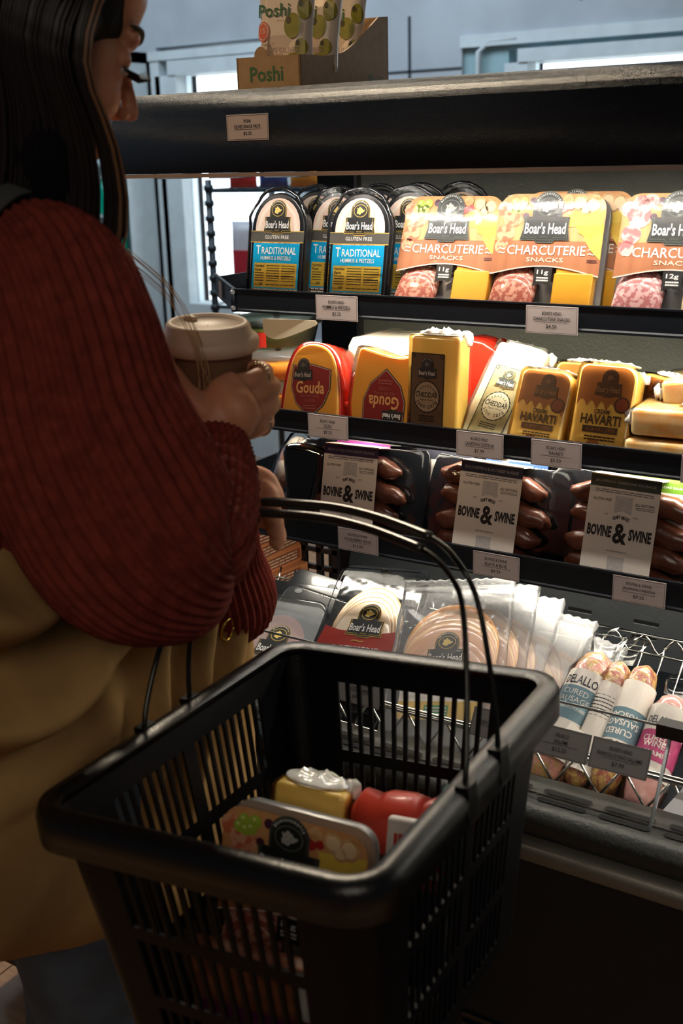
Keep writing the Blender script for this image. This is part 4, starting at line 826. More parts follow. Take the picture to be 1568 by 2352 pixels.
for i,(x,s_,off,rl,ti,l) in enumerate(((-.636,-.026,.031,-3,0,'clear turkey bag fanned third in the row, pale and glaring'),(-.616,-.034,.017,4,0,'clear turkey bag fanned fourth, leaning to the right'),(-.600,-.044,.003,11,0,'clear turkey bag farthest right, its corner pointing at the dry sausages'))):
    o = dup(T2,l); onin(o,x,s_,off,rl,ti)
    for k in KIDS(o):
        if k.name.startswith('clear_bag'): k.data = k.data.copy(); k.data.materials[0] = BAGW2
# ---- dry sausages
HERB = mat('herb_crusted_salami',(.34,.10,.06),.35,coat=.8,col2=(.50,.30,.08),vscale=110,sharp=True,bump=1,bscale=160,detail=5); HERBP = mat('pink_herb_salami',(.52,.22,.16),.35,coat=.8,col2=(.42,.26,.08),vscale=70,sharp=True,bump=.8,bscale=120,detail=5)
SLATE = mat('sleeve_slate_blue',(.13,.23,.28),.6); CRP = mat('sleeve_cream',(.82,.76,.68),.65); PNK = mat('sleeve_pink',(.55,.06,.20),.6)
def log(lab, x, s_, L, r, m, band, mode=0, roll=8, off=None, wrap=True, lab_a=(.25,.8), group='paper-sleeved dry sausages'):
    t = thing('dry_sausage',lab,'sausage',group)
    b = MB(); n = 18; pts = [(0,0,L*i/n) for i in range(n+1)]; rd = [r*max(.15,(1-abs(2*i/n-1)**7)**.5)*(1+.03*sin(i*1.9)) for i in range(n+1)]; b.tube(pts,rd,m,24); b.build('sausage',t)
    rr = r*1.07; a0, a1 = lab_a
    fn = lambda u,v,w: ((rr+w)*sin(u/rr),-(rr+w)*cos(u/rr),v)
    if band is not None:
        d = Deck(fn=fn); U = rr*2.6; z0, z1 = L*a0, L*a1; Hh = z1-z0
        d.rect(-U,z0,U,z1,CRP,1,n=30)
        if mode==0:
            d.rect(-U*.72,z0+Hh*.42,U*.72,z0+Hh*.80,band,2,n=20); 
            d.arc('DELALLO',0,z0+Hh*.58,.045,112,68,Hh*.085,NAVY,4,bold=.02) if False else d.text('DELALLO',0,z0+Hh*.87,Hh*.10,NAVY,3,w=rr*1.7,bold=.02)
            d.text('CURED',0,z0+Hh*.73,Hh*.06,CRP,3); d.text('SAUSAGE',0,z0+Hh*.645,Hh*.06,CRP,3); d.text('WITH TUSCAN STYLE HERBS',0,z0+Hh*.55,Hh*.035,CRP,3,w=rr*1.6)
        elif mode==1:
            d.rect(-U*.9,z0+Hh*.2,-U*.42,z0+Hh*.9,band,2,n=6); d.rect(-rr,z0+Hh*.84,rr,z0+Hh*.845,NAVY,2,n=6); d.rect(-rr,z0+Hh*.60,rr,z0+Hh*.605,NAVY,2,n=6); d.lines(-rr*.8,z0+Hh*.62,rr*.8,z0+Hh*.82,5,NAVY,3,.25)
            for i in range(14): d.rect(-rr*.2+i*rr*.07,z0+Hh*.08,-rr*.2+i*rr*.07+rr*(.02+.02*(i%3)),z0+Hh*.20,BLACK,3)
        else:
            d.rect(-U*.72,z0+Hh*.2,U*.72,z0+Hh*.62,band,2,n=20); d2 = lambda s,z,h,mm,w=None: d.text(s,0,z0+Hh*z,Hh*h,mm,3,w=w,bold=.02,rot=180 if mode==2 else 0)
            d2('DELALLO',.12 if mode==2 else .76,.11,NAVY,rr*1.6); d2('CURED',.30 if mode==2 else .5,.08,CRP); d2('SAUSAGE' if mode==2 else 'WINE',.42,.08,CRP); d2('TUSCAN' if mode==2 else 'SALAMI',.52 if mode==2 else .3,.07,CRP)
        d.build('paper_sleeve',t)
    if wrap:
        b = MB(); k = 20; R2 = r*1.14; rings = []
        for i in range(15):
            z = -.01+L*1.02*i/14; q = R2*(1-abs(2*i/14-1)**10*.8)*(1+.05*sin(i*2.2)); rings.append([(q*cos(2*pi*j/k)*(1+.05*sin(j*3.1+i)),q*sin(2*pi*j/k)*(1+.05*sin(j*2.3+i*1.3)),z) for j in range(k)])
        b.loft(rings,CRINK); 
        b.loft([[(.006*cos(2*pi*j/8)*3,.006*sin(2*pi*j/8),L*1.0) for j in range(8)],[(r*.9*cos(2*pi*j/8),.005*sin(2*pi*j/8),L*1.12) for j in range(8)],[(r*1.0*cos(2*pi*j/8)+.008,.002*sin(2*pi*j/8),L*1.20+.004*cos(j)) for j in range(8)]],CRINK); b.build('clear_wrap',t)
    onin(t,x,s_,(r*1.2+.012) if off is None else off,roll,0); return t
log('largest dry sausage with slate-blue banded sleeve, nearest the turkey bags',-.502,-.035,.215,.027,HERBP,SLATE,0,5,off=.045,lab_a=(.18,.80))
log('dry sausage with a plain white barcode sleeve, second of the row',-.462,-.022,.195,.020,HERB,SLATE,1,3,off=.045,lab_a=(.10,.78))
log('dry sausage whose blue-banded sleeve is upside down, third of the row',-.424,-.020,.195,.0215,HERB,SLATE,2,2,off=.045,wrap=False,lab_a=(.25,.82))
log('pink salami with a crimson wine label at the right edge',-.374,-.030,.17,.024,mat('pink_salami',(.55,.24,.22),.35,coat=.8,col2=(.66,.36,.32),vscale=60),PNK,3,2,off=.045,lab_a=(.25,.85))
for i,(x,l,m) in enumerate(((-.520,'dark dry sausage end under the guard, left below the sleeved row',HERB),(-.487,'peppery dark sausage end beneath the largest dry sausage',HERBP),(-.435,'herb-crusted sausage end beneath the grey tag',HERB),(-.392,'dark red sausage end beneath the grey tag, right',HERBP))): log(l,x,-.055,.15,.019,m,None,0,-4+3*i,off=.016,group='unsleeved dry sausage ends')
b = MB(); b.slab([(-.035,-.01),(.05,.0),(.06,.075),(-.01,.085),(-.045,.02)],0,.002,.0005,mat('white_paper_slip',(.82,.82,.84),.6)); o = b.build('paper_slip'); tag(o,'blank white paper slip against the guard at the right edge','paper'); place(o,(-.305,1.216,.652),0,-10,0); o.matrix_world = Matrix.Translation((-.290,1.205,.662)) @ Matrix.Rotation(R(-35),4,'X')
b = MB(); b.slab([(-.010,0),(.008,.0),(.014,.05),(-.012,.05)],0,.001,.0003,CRP); o = b.build('paper_flap'); tag(o,'loose cream paper flap hanging off the largest dry sausage beside a grey tag','paper'); onin(o,-.488,.0,.085,25,0)
# ---- box of olive packs on the canopy
KRAFT = mat('kraft_carton',(.42,.26,.13),.8,bump=.15,bscale=200,var=.08,vscale=60); PGRN2 = mat('carton_green_print',(.06,.16,.06),.7)
t = thing('display_carton','open brown display carton of olive packs on top of the canopy','carton'); W=.105; Lb=.34; hf=.047; hb=.127
b = MB(); th=.003
b.box((-W,0,0),(0,th,hf),KRAFT); b.box((-W,0,0),(0,Lb,th),KRAFT); b.box((-W,Lb-th,0),(0,Lb,hb),KRAFT)
sp = [(0,0),(Lb,0),(Lb,hb),(Lb-.04,hb-.004)]+[(Lb-.05-.14*sin(R(a)),hf+.012+(hb-.02-hf)*(1-sin(R(a)))**1.2) for a in (10,25,40,55,70,90)]+[(.10,hf+.004),(0,hf)]
for x in (0,-W+th): b.loft([[(x-th,y,z) for y,z in sp],[(x,y,z) for y,z in sp]],KRAFT,smooth=False)
b.build('carton',t)
d = Deck(fn=lambda u,v,w: (u,-.0003-w,v)); d.text('Poshi',-W*.53,.023,.021,PGRN2,1,w=.055,bold=.02); d.build('front_print',t)
d = Deck(fn=lambda u,v,w: (.0003+w,u,v)); d.text('Poshi',Lb-.055,.022,.021,PGRN2,1,w=.06,bold=.02); d.build('side_print',t)
b = MB(); b.slab([(-.008+.008*cos(R(a)) if False else .011*cos(R(a)),.014*sin(R(a))) for a in range(0,181,15)],0,.001,.0003,KRAFT); o = b.build('cut_tab',t); o.location = (-W+.040,.002,hf)
BX = Matrix.Translation((-.990,1.460,1.5455)) @ Matrix.Rotation(R(8),4,'Z'); t.matrix_world = BX
OLW = mat('olive_pack_paper',(.80,.66,.52),.4,bump=.4,bscale=20,coat=.2); OLG = mat('olive_print',(.22,.22,.02),.35,col2=(.34,.30,.04),vscale=25); OLD_ = mat('olive_pit',(.06,.04,.01),.4); PKR = mat('pack_coral',(.70,.12,.06),.45)
def olive():
    t = thing('olive_pack','x','snack pouch','olive pouches in the carton'); W=.088; H=.135
    prof = [(-W/2*.95,0),(W/2*.95,0),(W/2*.95,.012),(W/2*.9,.05),(W/2*.96,.10),(W/2*1.0,H-.014),(W/2*1.05,H)]+[(W/2*1.05-W*1.05*i/12,H+.0015*(-1)**i) for i in range(1,12)]+[(-W/2*1.05,H),(-W/2,H-.014),(-W/2*.97,.10),(-W/2*.9,.05),(-W/2*.95,.012)]
    th = lambda z: max(.06,min(1,z/.012,(H-z)/.016))
    def q(k,y): return [(x*k,y*th(z) if abs(y) > .002 else y,.067+(z-.067)) for x,z in prof]
    b = MB(); b.loft([q(.55,-.019),q(.85,-.015),q(1,-.001),q(1,.001),q(.85,.014),q(.55,.018)],OLW); b.build('pouch',t)
    fn = lambda u,v,w: (u,(-.0192 if abs(u)<.024 else -.0192+.004*(abs(u)-.024)/.013 if abs(u)<.037 else -.0152+.012*(abs(u)-.037)/.007)-w*2,v)
    d = Deck(fn=fn); d.text('Poshi',-.012,.084,.018,PGRN2,4,w=.050,bold=.01); d.text('Snacks',-.002,.0715,.004,CREAM,4)
    d.ell2(-.029,.056,.0105,.0135,PKR,3); d.ell2(-.029,.056,.009,.012,OLW,4); d.ell2(-.029,.056,.0075,.0105,PKR,5); d.text('15',-.029,.057,.008,OLW,6,w=.008); 
    d.text('PREMIUM',-.020,.038,.0035,mat('taupe_ink',(.25,.18,.14),.5),4); d.text('GREEN OLIVES',-.004,.029,.0075,mat('taupe_ink',(.25,.18,.14)),4,w=.064); d.text('CHILI & OREGANO',-.009,.0195,.005,PKR,4,w=.052,bold=.02)
    for cu,cv,ru,rv in ((.017,.062,.013,.017),(.033,.085,.009,.015),(.030,.033,.009,.012),(.019,.014,.013,.011)): d.ell2(cu,cv,ru,rv,OLG,3); d.ell2(cu-ru*.5,cv+rv*.45,ru*.3,rv*.3,OLD_,4)
    d.build('front_print',t); return t
OL = olive()
for i,(x,y,z,yw,ln,l) in enumerate(((-.046,.045,.024,4,8,'olive pouch at the front of the carton, three olives printed on it'),(-.040,.125,.028,-6,10,'olive pouch second in the carton, partly behind the front one'),(-.048,.235,.035,10,14,'olive pouch at the back of the carton, behind its cut side'))):
    o = OL if i==0 else dup(OL,l); o['label'] = l; o.matrix_world = BX @ Matrix.Translation((x,y,z)) @ Matrix.Rotation(R(yw),4,'Z') @ Matrix.Rotation(R(-ln),4,'X') @ Matrix.Scale(1.03,4)
# ================================================================ shopping basket
BK = mat('basket_black_plastic',(.0022,.0022,.003),.45,spec=.2,bump=.15,bscale=240)
bas = thing('shopping_basket','black slotted plastic shopping basket hanging from the shopper by two wire handles','basket')
BL, BW, BD, BT, RC = .382, .298, .252, .80, .024
def rim_pts(L, W, rc, nc=8):
    """perimeter columns: (x, y, kind) with kind 'c' corner, 's' solid, 'o' open strip following this column"""
    cols = []
    def side(p, q, n):
        p = Vector(p); q = Vector(q); ln = (q-p).length; m = .26
        cols.append((*p,'s'))
        for i in range(n):
            a = m/2+(1-m)*(i/n); b_ = m/2+(1-m)*((i+.66)/n)
            g_ = (i in (n//2,) and n > 13)
            cols.append((*p.lerp(q,a),'s' if g_ else 'o')); cols.append((*p.lerp(q,b_),'s'))
        cols.append((*q,'c'))
    x, y = W/2, L/2
    side((-x+rc,-y),(x-rc,-y),13)
    for i in range(1,nc): a = R(-90+90*i/nc); cols.append((x-rc+rc*cos(a),-y+rc+rc*sin(a),'c'))
    side((x,-y+rc),(x,y-rc),18)
    for i in range(1,nc): a = R(90*i/nc); cols.append((x-rc+rc*cos(a),y-rc+rc*sin(a),'c'))
    side((x-rc,y),(-x+rc,y),13)
    for i in range(1,nc): a = R(90+90*i/nc); cols.append((-x+rc+rc*cos(a),y-rc+rc*sin(a),'c'))
    side((-x,y-rc),(-x,-y+rc),18)
    for i in range(1,nc): a = R(180+90*i/nc); cols.append((-x+rc+rc*cos(a),-y+rc+rc*sin(a),'c'))
    return cols
cols = rim_pts(BL,BW,RC); nC = len(cols)
rows = [(0,0),(.11,1),(.40,0),(.45,1),(.68,0),(.73,1),(.92,0),(1.0,0)]
b = MB(); VV = []
for t,_ in rows:
    k = 1-(1-BT)*t**.9; VV.append([b.v((x*k,y*k,-BD*t)) for x,y,_k in cols])
for r in range(len(rows)-1):
    for i in range(nC):
        if rows[r][1] and cols[i][2]=='o': continue
        j = (i+1)%nC; b.face([VV[r][i],VV[r][j],VV[r+1][j],VV[r+1][i]],BK,False)
# floor grid
fx, fy = BW*BT/2, BL*BT/2; gx, gy = 16, 13
G = [[b.v((-fx*.97+2*fx*.97*i/(gx*2),-fy*.97+2*fy*.97*j/(gy*2),-BD)) for j in range(gy*2+1)] for i in range(gx*2+1)]
for i in range(gx*2):
    for j in range(gy*2):
        if i%2 and j%2 and 2<i<gx*2-2 and 2<j<gy*2-2: continue
        b.face([G[i][j],G[i+1][j],G[i+1][j+1],G[i][j+1]],BK)
o = b.build('basket_body',bas,recalc=False); md = o.modifiers.new('thick','SOLIDIFY'); md.thickness = .003; md.offset = 0
b = MB(); path = [(x,y) for x,y,k in cols]; prof = [(-.004,.004),(.004,.008),(.014,.006),(.0175,-.002),(.0165,-.026),(.0145,-.026),(.0145,-.004),(.004,.001),(-.003,-.003)]
def rimring(pr):
    o_, z = pr; return [(x+o_*nx, y+o_*ny, z) for (x,y),(nx,ny) in zip(path,NR)]
NR = []
for i in range(nC):
    a = Vector(path[i-1]); c = Vector(path[(i+1)%nC]); d_ = (c-a).normalized(); NR.append((d_.y,-d_.x))
rg = [rimring(p) for p in prof]; rg.append(rg[0]); b.loft(rg,mat('basket_rim_plastic',(.006,.006,.0065),.33,spec=.55,bump=.15,bscale=240),caps=False); b.build('rim',bas)
HW = mat('handle_wire_steel',(.05,.05,.045),.22,metal=.9,bump=.1); GRIP = mat('handle_grip_black',(.02,.018,.015),.3,coat=.4)
for (y0,yt,zt,dx) in ((.027,.058,.178,.0),(-.043,.040,.172,.012)):
    b = MB(); x = BW/2+.012
    pts = cr([(x-.006,y0,-.012),(x,y0,.012),(x-.008,y0+(yt-y0)*.35,.070),(x-.022,y0+(yt-y0)*.75,.128),(x-.038,yt-.004,zt-.020),(x-.075,yt+.02,zt-.004),(.02,yt+.045,zt+.004),(-.04,yt+.052,zt+.010),(-x+.045,yt+.045,zt+.012),(-x+.018,yt+.025,zt-.022),(-x+.012,y0+(yt-y0)*.6,.11),(-x,y0+(yt-y0)*.3,.060),(-x,y0,.012),(-x+.006,y0,-.012)],6)
    b.tube(pts,.0026,HW,8); o = b.build('wire_handle',bas)
    b = MB(); gp = cr([(x-.075,yt+.02,zt-.004),(.02,yt+.045,zt+.004),(-.04,yt+.052,zt+.010),(-x+.050,yt+.044,zt+.012)],6); b.tube(gp,.0043,GRIP,12); b.build('grip',o)
    for s_ in (-1,1): b = MB(); b.tube([(s_*(x-.010),y0,-.010),(s_*(x+.006),y0,-.010)],.011,BK,14); b.box((s_*x-.006,y0-.009,-.022),(s_*x+.006,y0+.009,.010),BK); b.build('pivot',bas)
from mathutils import Euler
BM = Matrix.Translation((-.514,.751,.951)) @ Matrix.Rotation(.061,4,'Z') @ Matrix.Rotation(-.030,4,'X') @ Matrix.Rotation(-.073,4,'Y')
bas.matrix_world = BM
# goods in the basket (standing on its floor at local z = -.225)
def inb(o, x, y, z, yaw=0, lean=0, roll=0): o.matrix_world = BM @ Matrix.Translation((x,y,z)) @ Matrix.Rotation(R(yaw),4,'Z') @ Matrix.Rotation(R(-lean),4,'X') @ Matrix.Rotation(R(roll),4,'Y')
CB = dup(C11,'charcuterie snack pack standing in the shopping basket'); inb(CB,-.038,-.035,-.245,4,8,5); CB['group'] = 'goods in the basket'
KB = dup(K1,'pale yellow cheese block with a dark label standing in the shopping basket'); inb(KB,-.078,.055,-.247,6,8,6); KB['group'] = 'goods in the basket'
REDT = mat('red_wrapped_roll',(.62,.05,.025),.4,bump=.6,bscale=40,coat=.3)
b = MB(); b.tube([(-.072+.144*i/12,0,.004*sin(i*1.7)) for i in range(13)],[.03*max(.3,(1-abs(2*i/12-1)**6)**.5)*(1+.05*sin(i*2.4)) for i in range(13)],REDT,24); o = b.build('red_roll'); tag(o,'red wrapped roll lying across the far end of the shopping basket','roll','goods in the basket'); inb(o,.046,.100,-.128,2,0,0)
t = thing('jerky_pouch','cream and red pouch with a dark lower half beside the charcuterie pack in the basket','pouch','goods in the basket')
b = MB(); b.slab(rrect(.062,.15,.004,3),0,.012,.005,PAPER); b.build('pouch',t); d = Deck(fn=lambda u,v,w: (u,-.0005-w,v)); d.rect(-.030,.0,.030,.10,BLACK,1); d.lines(-.024,.085,.026,.140,3,REDS,2,.6); d.build('front_print',t); inb(t,.076,-.005,-.226,10,14,4)
b = MB(); b.slab(rrect(.022,.12,.006,3),0,.022,.006,mat('teal_tube',(.12,.32,.27),.3,coat=.6)); o = b.build('teal_packet'); tag(o,'slim teal packet standing at the right side of the basket','packet','goods in the basket'); inb(o,.106,.018,-.165,10,10,4)
t = thing('snack_tray','clear tray of nuts and cheese with a purple stripe at the bottom of the basket','snack tray','goods in the basket')
b = MB(); b.slab(rrect(.17,.085,.01,3),0,.02,.004,mat('tray_brown_red',(.20,.06,.03),.4,coat=.5,col2=(.35,.12,.05),vscale=60)); b.build('tray',t); d = Deck(fn=lambda u,v,w: (u,-.0005-w,v)); d.rect(-.08,.012,.08,.030,mat('tray_purple',(.16,.02,.11),.4),1); d.rect(.062,.034,.085,.080,CHED,1); d.rect(.030,.034,.050,.075,PAPER,1); d.build('front_print',t); inb(t,-.01,-.095,-.249,3,-4,0)
# ================================================================ coffee cup
CUPP = mat('cup_kraft_brown',(.22,.12,.065),.75,bump=.1,bscale=150,var=.05); LIDM = mat('cup_lid_tan',(.62,.47,.34),.5)
cup = thing('coffee_cup',"brown paper coffee cup with a tan lid held in the shopper's hand",'cup')
b = MB(); b.lathe([(.0300,0),(.0305,.002),(.0435,.105),(.0445,.108)],CUPP,48); b.build('cup_body',cup)
b = MB(); b.lathe([(.0452,.098),(.0485,.100),(.0490,.107),(.0480,.111),(.0445,.1135),(.0425,.115),(.0400,.123),(.0375,.1255),(.0345,.1255),(.0330,.1225),(.001,.1215)],LIDM,56,caps=False); b.ell((-.026,.006,.124),(.008,.005,.003),LIDM,12); b.build('cup_lid',cup)
cup.matrix_world = Matrix.Translation((-.760,.928,1.156)) @ Matrix.Scale(1.08,4) @ Matrix.Rotation(R(4),4,'Y') @ Matrix.Rotation(R(3),4,'X')
# ================================================================ the shopper
SKIN = mat('skin',(.58,.27,.15),.45,sss=.25,spec=.4,var=.05,bump=.05,bscale=400)
per = thing('person','woman in a rust ribbed sweater holding a coffee cup and looking down at the shelves','person')
YAW = R(-27); PIT = R(-22)
HC = Vector((-.805,.765,1.563))
HM = Matrix.Translation(HC) @ Matrix.Rotation(YAW,4,'Z') @ Matrix.Rotation(PIT,4,'X')
b = MB(); body = b
def he(c, r, m=SKIN, n=20): 
    b.ell(HM@Vector(c), r, m, n, M=HM.to_3x3())
def hc(p, q, r1, r2, m=SKIN): b.tube([HM@Vector(p),HM@(Vector(p).lerp(Vector(q),.5)),HM@Vector(q)],[r1,(r1+r2)/2,r2],m,14)
he((0,-.015,.035),(.074,.094,.085)); he((0,.035,-.025),(.060,.056,.080)); he((0,.040,-.085),(.046,.046,.034)); he((0,.076,-.108),(.017,.015,.015)); he((0,.062,-.090),(.030,.025,.025))
for s_ in (-1,1): he((s_*.036,.058,-.036),(.024,.026,.026)); he((s_*.031,.074,.002),(.0155,.011,.0115)); he((s_*.075,-.012,-.008),(.009,.018,.030)); he((s_*.0085,.097,-.037),(.0065,.008,.006)); he((s_*.045,.030,-.075),(.020,.035,.030))
he((0,.079,.024),(.044,.014,.013)); he((0,.052,.055),(.056,.040,.050)); hc((0,.088,.006),(0,.107,-.029),.0060,.0078); he((0,.107,-.032),(.0085,.009,.008)); he((0,.088,-.062),(.020,.010,.0065)); he((0,.086,-.073),(.017,.010,.007)); he((0,.080,-.067),(.030,.014,.022))
NB = Vector((-.862,.700,1.385))
b.tube([HM@Vector((0,-.015,-.055)),HM@Vector((0,-.03,-.10)),NB,NB+Vector((-.02,-.01,-.08))],[.052,.050,.060,.07],SKIN,18)
b.tube([(-.90,.72,1.36),(-.93,.725,1.2),(-.95,.73,1.02),(-.95,.74,.9),(-.95,.74,.80)],[(.05,.08),(.09,.13),(.09,.12),(.11,.15),(.10,.15)],SKIN,24,up=(.3,.9,0))
for s_,(hx,hy) in ((1,(-.845,.755)),(-1,(-.985,.850))): b.tube([(hx,hy,.86),(hx,hy,.65),(hx,hy+.01,.45),(hx,hy,.3),(hx,hy-.01,.06)],[.085,.078,.055,.056,.035],SKIN,18); b.ell((hx+.03,hy+.06,.035),(.045,.11,.033),SKIN,16)
# arms
b.tube([(-.87,.71,1.34),(-.745,.69,1.355),(-.70,.695,1.25),(-.65,.71,1.12),(-.655,.78,1.135),(-.69,.845,1.182)],[.05,.05,.045,.038,.034,.025],SKIN,16)
b.tube([(-.93,.74,1.34),(-1.01,.79,1.33),(-.97,.88,1.14),(-.82,.94,1.0),(-.76,.920,1.045),(-.718,.897,1.108)],[.05,.05,.045,.038,.028,.021],SKIN,16)
# right hand round the cup: back of the hand faces the camera
RT = Vector((.845,.534,-.025)); FW = Vector((-.55,.83,0)); UPV = Vector((0,0,1))
CUPC = Vector((-.744,.930,0))
def P(base, r, u, f): return base+RT*r+UPV*u+FW*f
W0 = Vector((-.700,.850,1.188))
b.tube([W0,P(W0,.010,.016,.012),P(W0,.024,.030,.022),P(W0,.036,.036,.030)],[(.020,.024),(.022,.028),(.024,.032),(.020,.030)],SKIN,16,up=FW)
b.ell(P(W0,.020,.022,.018),(.034,.024,.030),SKIN,16)
kn = [P(W0,.046,.052,.040),P(W0,.052,.036,.044),P(W0,.052,.018,.044),P(W0,.046,.001,.040)]
for i,k in enumerate(kn):
    L = [.9,1,.95,.8][i]; zc = k.z
    a1 = P(k,.010*L,.003,.030*L); a2 = P(a1,-.022*L,.001,.020*L); a3 = P(a2,-.022*L,0,.004*L)
    b.tube(cr([tuple(P(k,-.022,-.004,-.012)),tuple(k),tuple(a1),tuple(a2),tuple(a3)],4),[.010]*4+[.0098]*4+[.0088]*4+[.0080]*4+[.0066],SKIN,12); b.ell(k,(.0105,.0105,.0105),SKIN,10)
th0 = P(W0,-.004,.022,.006); b.tube(cr([tuple(th0),tuple(P(W0,-.022,.042,.016)),tuple(P(W0,-.040,.060,.040)),tuple(P(W0,-.046,.070,.062))],4),[.014]*4+[.0115]*4+[.010]*4+[.0075],SKIN,12)
# left hand closed on the basket grips
LW = Vector((-.713,.895,1.112)); b.ell(LW+Vector((.012,-.004,.0)),(.026,.020,.026),SKIN,14)
for i in range(4):
    bz = LW+RT*(.010+.002*i)+UPV*(.018-.0135*i)+FW*(.004)
    a1 = bz+RT*.024+UPV*-.004+FW*-.004; a2 = a1+RT*.010+UPV*-.013+FW*-.010; a3 = a2+RT*-.008+UPV*-.010+FW*-.006
    b.tube(cr([tuple(bz),tuple(a1),tuple(a2),tuple(a3)],4),[.0092]*4+[.0088]*4+[.008]*4+[.0064],SKIN,12)
tb = LW+RT*.004+UPV*.022; b.tube(cr([tuple(tb),tuple(tb+RT*.026+FW*.01),tuple(tb+RT*.040+UPV*-.012+FW*.006),tuple(tb+RT*.046+UPV*-.028)],4),[.0115]*4+[.0105]*4+[.009]*4+[.007],SKIN,12)
o = b.build('body',per)
md = o.modifiers.new('fuse','REMESH'); md.mode = 'VOXEL'; md.voxel_size = .0026; md.use_smooth_shade = True
md = o.modifiers.new('soften','SMOOTH'); md.factor = .6; md.iterations = 5
# eyes, brows, lashes, lips
HAIRK = mat('hair_dark',(.006,.005,.006),.7,spec=.08,bump=.8,bscale=30,stretch=(14,14,1)); 
for s_ in (-1,1):
    b = MB(); b.ell(HM@Vector((s_*.031,.0765,-.0055)),(.0115,.0095,.006),mat('eye_white',(.5,.45,.42),.2),14,M=HM.to_3x3()); b.build('eye',per)
    b = MB(); b.tube([HM@Vector((s_*(.014+.034*i/8),  .0925-.022*(i/8)**2,.025+.007*sin(pi*i/8*.8))) for i in range(9)],[(.0018,.0022)]+[(.0022,.003)]*6+[(.0015,.002),(.0006,.001)],mat('brow_dark',(.03,.015,.010),.8),8); b.build('eyebrow',per)
    b = MB()
    for i in range(16):
        u = i/15; p = Vector((s_*(.018+.028*u),.088-.012*u*u,-.006-.001*sin(pi*u))); q = p+Vector((s_*.004*u,.013,-.001)); r_ = p+Vector((s_*.006*u,.022-.004*u,.004)); b.tube([HM@p,HM@q,HM@r_],[.0007,.0005,.0002],mat('lash_black',(.004,.004,.004),.6),5)
    b.tube([HM@Vector((s_*(.016+.031*i/8),.0875-.012*(i/8)**2,-.0055)) for i in range(9)],.0013,mat('lash_black',(.004,.004,.004)),6); b.build('eyelashes',per)
b = MB(); b.ell(HM@Vector((0,.091,-.0615)),(.018,.0080,.0048),mat('lip_rose',(.30,.08,.06),.35),14,M=HM.to_3x3()); b.ell(HM@Vector((0,.0895,-.0715)),(.016,.0085,.0055),mat('lip_rose',(.3,.08,.06)),14,M=HM.to_3x3()); b.build('lips',per)
# rings
GR = mat('ring_silver_gold',(.75,.62,.42),.2,metal=1)
for k,cnt in ((kn[0],0),(kn[3],1)):
    c = P(k,.003,.001,.010); b = MB(); pts = []
    ax = (RT*.32+FW*.95).normalized(); u_ = UPV; v_ = ax.cross(u_).normalized()
    for i in range(24): a = 2*pi*i/24; pts.append(c+u_*.0112*cos(a)+v_*.0112*sin(a))
    pts.append(pts[0]); b.tube(pts,.0016,GR,8,caps=False)
    for i in range(6): b.ell(c+u_*(.0122*cos(.3*i-.2))+v_*(.0122*sin(.3*i-.2)),(.0022,.0022,.0022),GR,8)
    b.build('ring',per)
# hair: a fused mass and loose strands
b = MB(); he((0,-.022,.042),(.086,.104,.092),HAIRK,24); he((.050,-.035,-.03),(.034,.060,.085),HAIRK); he((-.050,-.02,-.03),(.036,.072,.085),HAIRK); he((0,-.07,-.05),(.080,.052,.12),HAIRK)
b.tube([HM@Vector(p) for p in ((.066,-.010,.02),(.070,-.012,-.04),(.066,.026,-.10),(.050,.050,-.16),(.040,.050,-.21))],[(.030,.050),(.022,.048),(.022,.044),(.020,.036),(.012,.024)],HAIRK,16,up=HM.to_3x3()@Vector((1,0,0)))
b.tube([HM@Vector(p) for p in ((.04,-.06,.0),(.05,-.075,-.08),(.05,-.085,-.16),(.04,-.08,-.24))],[(.05,.06),(.05,.06),(.045,.055),(.03,.04)],HAIRK,16,up=HM.to_3x3()@Vector((1,0,0)))
b.tube([HM@Vector(p) for p in ((-.066,-.01,.02),(-.07,.01,-.05),(-.06,.04,-.12),(-.04,.06,-.20),(-.03,.07,-.27))],[(.030,.05),(.024,.046),(.022,.04),(.02,.03),(.01,.02)],HAIRK,16,up=HM.to_3x3()@Vector((1,0,0)))
o = b.build('hair',per); md = o.modifiers.new('fuse','REMESH'); md.mode='VOXEL'; md.voxel_size=.004; md.use_smooth_shade=True; md = o.modifiers.new('soften','SMOOTH'); md.iterations = 6
HS = mat('hair_strand_dark',(.018,.012,.010),.35,spec=.5); HB = mat('hair_strand_light',(.20,.10,.045),.35,spec=.5)
b = MB(); rng = random.Random(11)
for i in range(620):
    s_ = 1 if i%4 else -1; t = rng.random(); j = rng.random()*.010
    P4 = [(s_*.006,.070-.15*t,.125-.02*t),(s_*(.048+j),.072-.16*t,.112),(s_*(.080+j),.034-.130*t,.045),(s_*(.088+j),.026-.125*t,-.025),(s_*(.080+j),.072-.160*t,-.080),(s_*(.066+j),.104-.18*t,-.140),(s_*(.050+j+.01*rng.random()),.112-.19*t+.01*rng.random(),-.215-.04*rng.random())]
    if t < .12: P4 = [(x,y+.006*(k>2),z) for k,(x,y,z) in enumerate(P4)]
    pts = [HM@Vector(p) for p in cr(P4,3)]; b.tube(pts,[.0011]*(len(pts)-3)+[.0008,.0005,.0002],HB if t < .06 and rng.random() < .45 else HS,4)
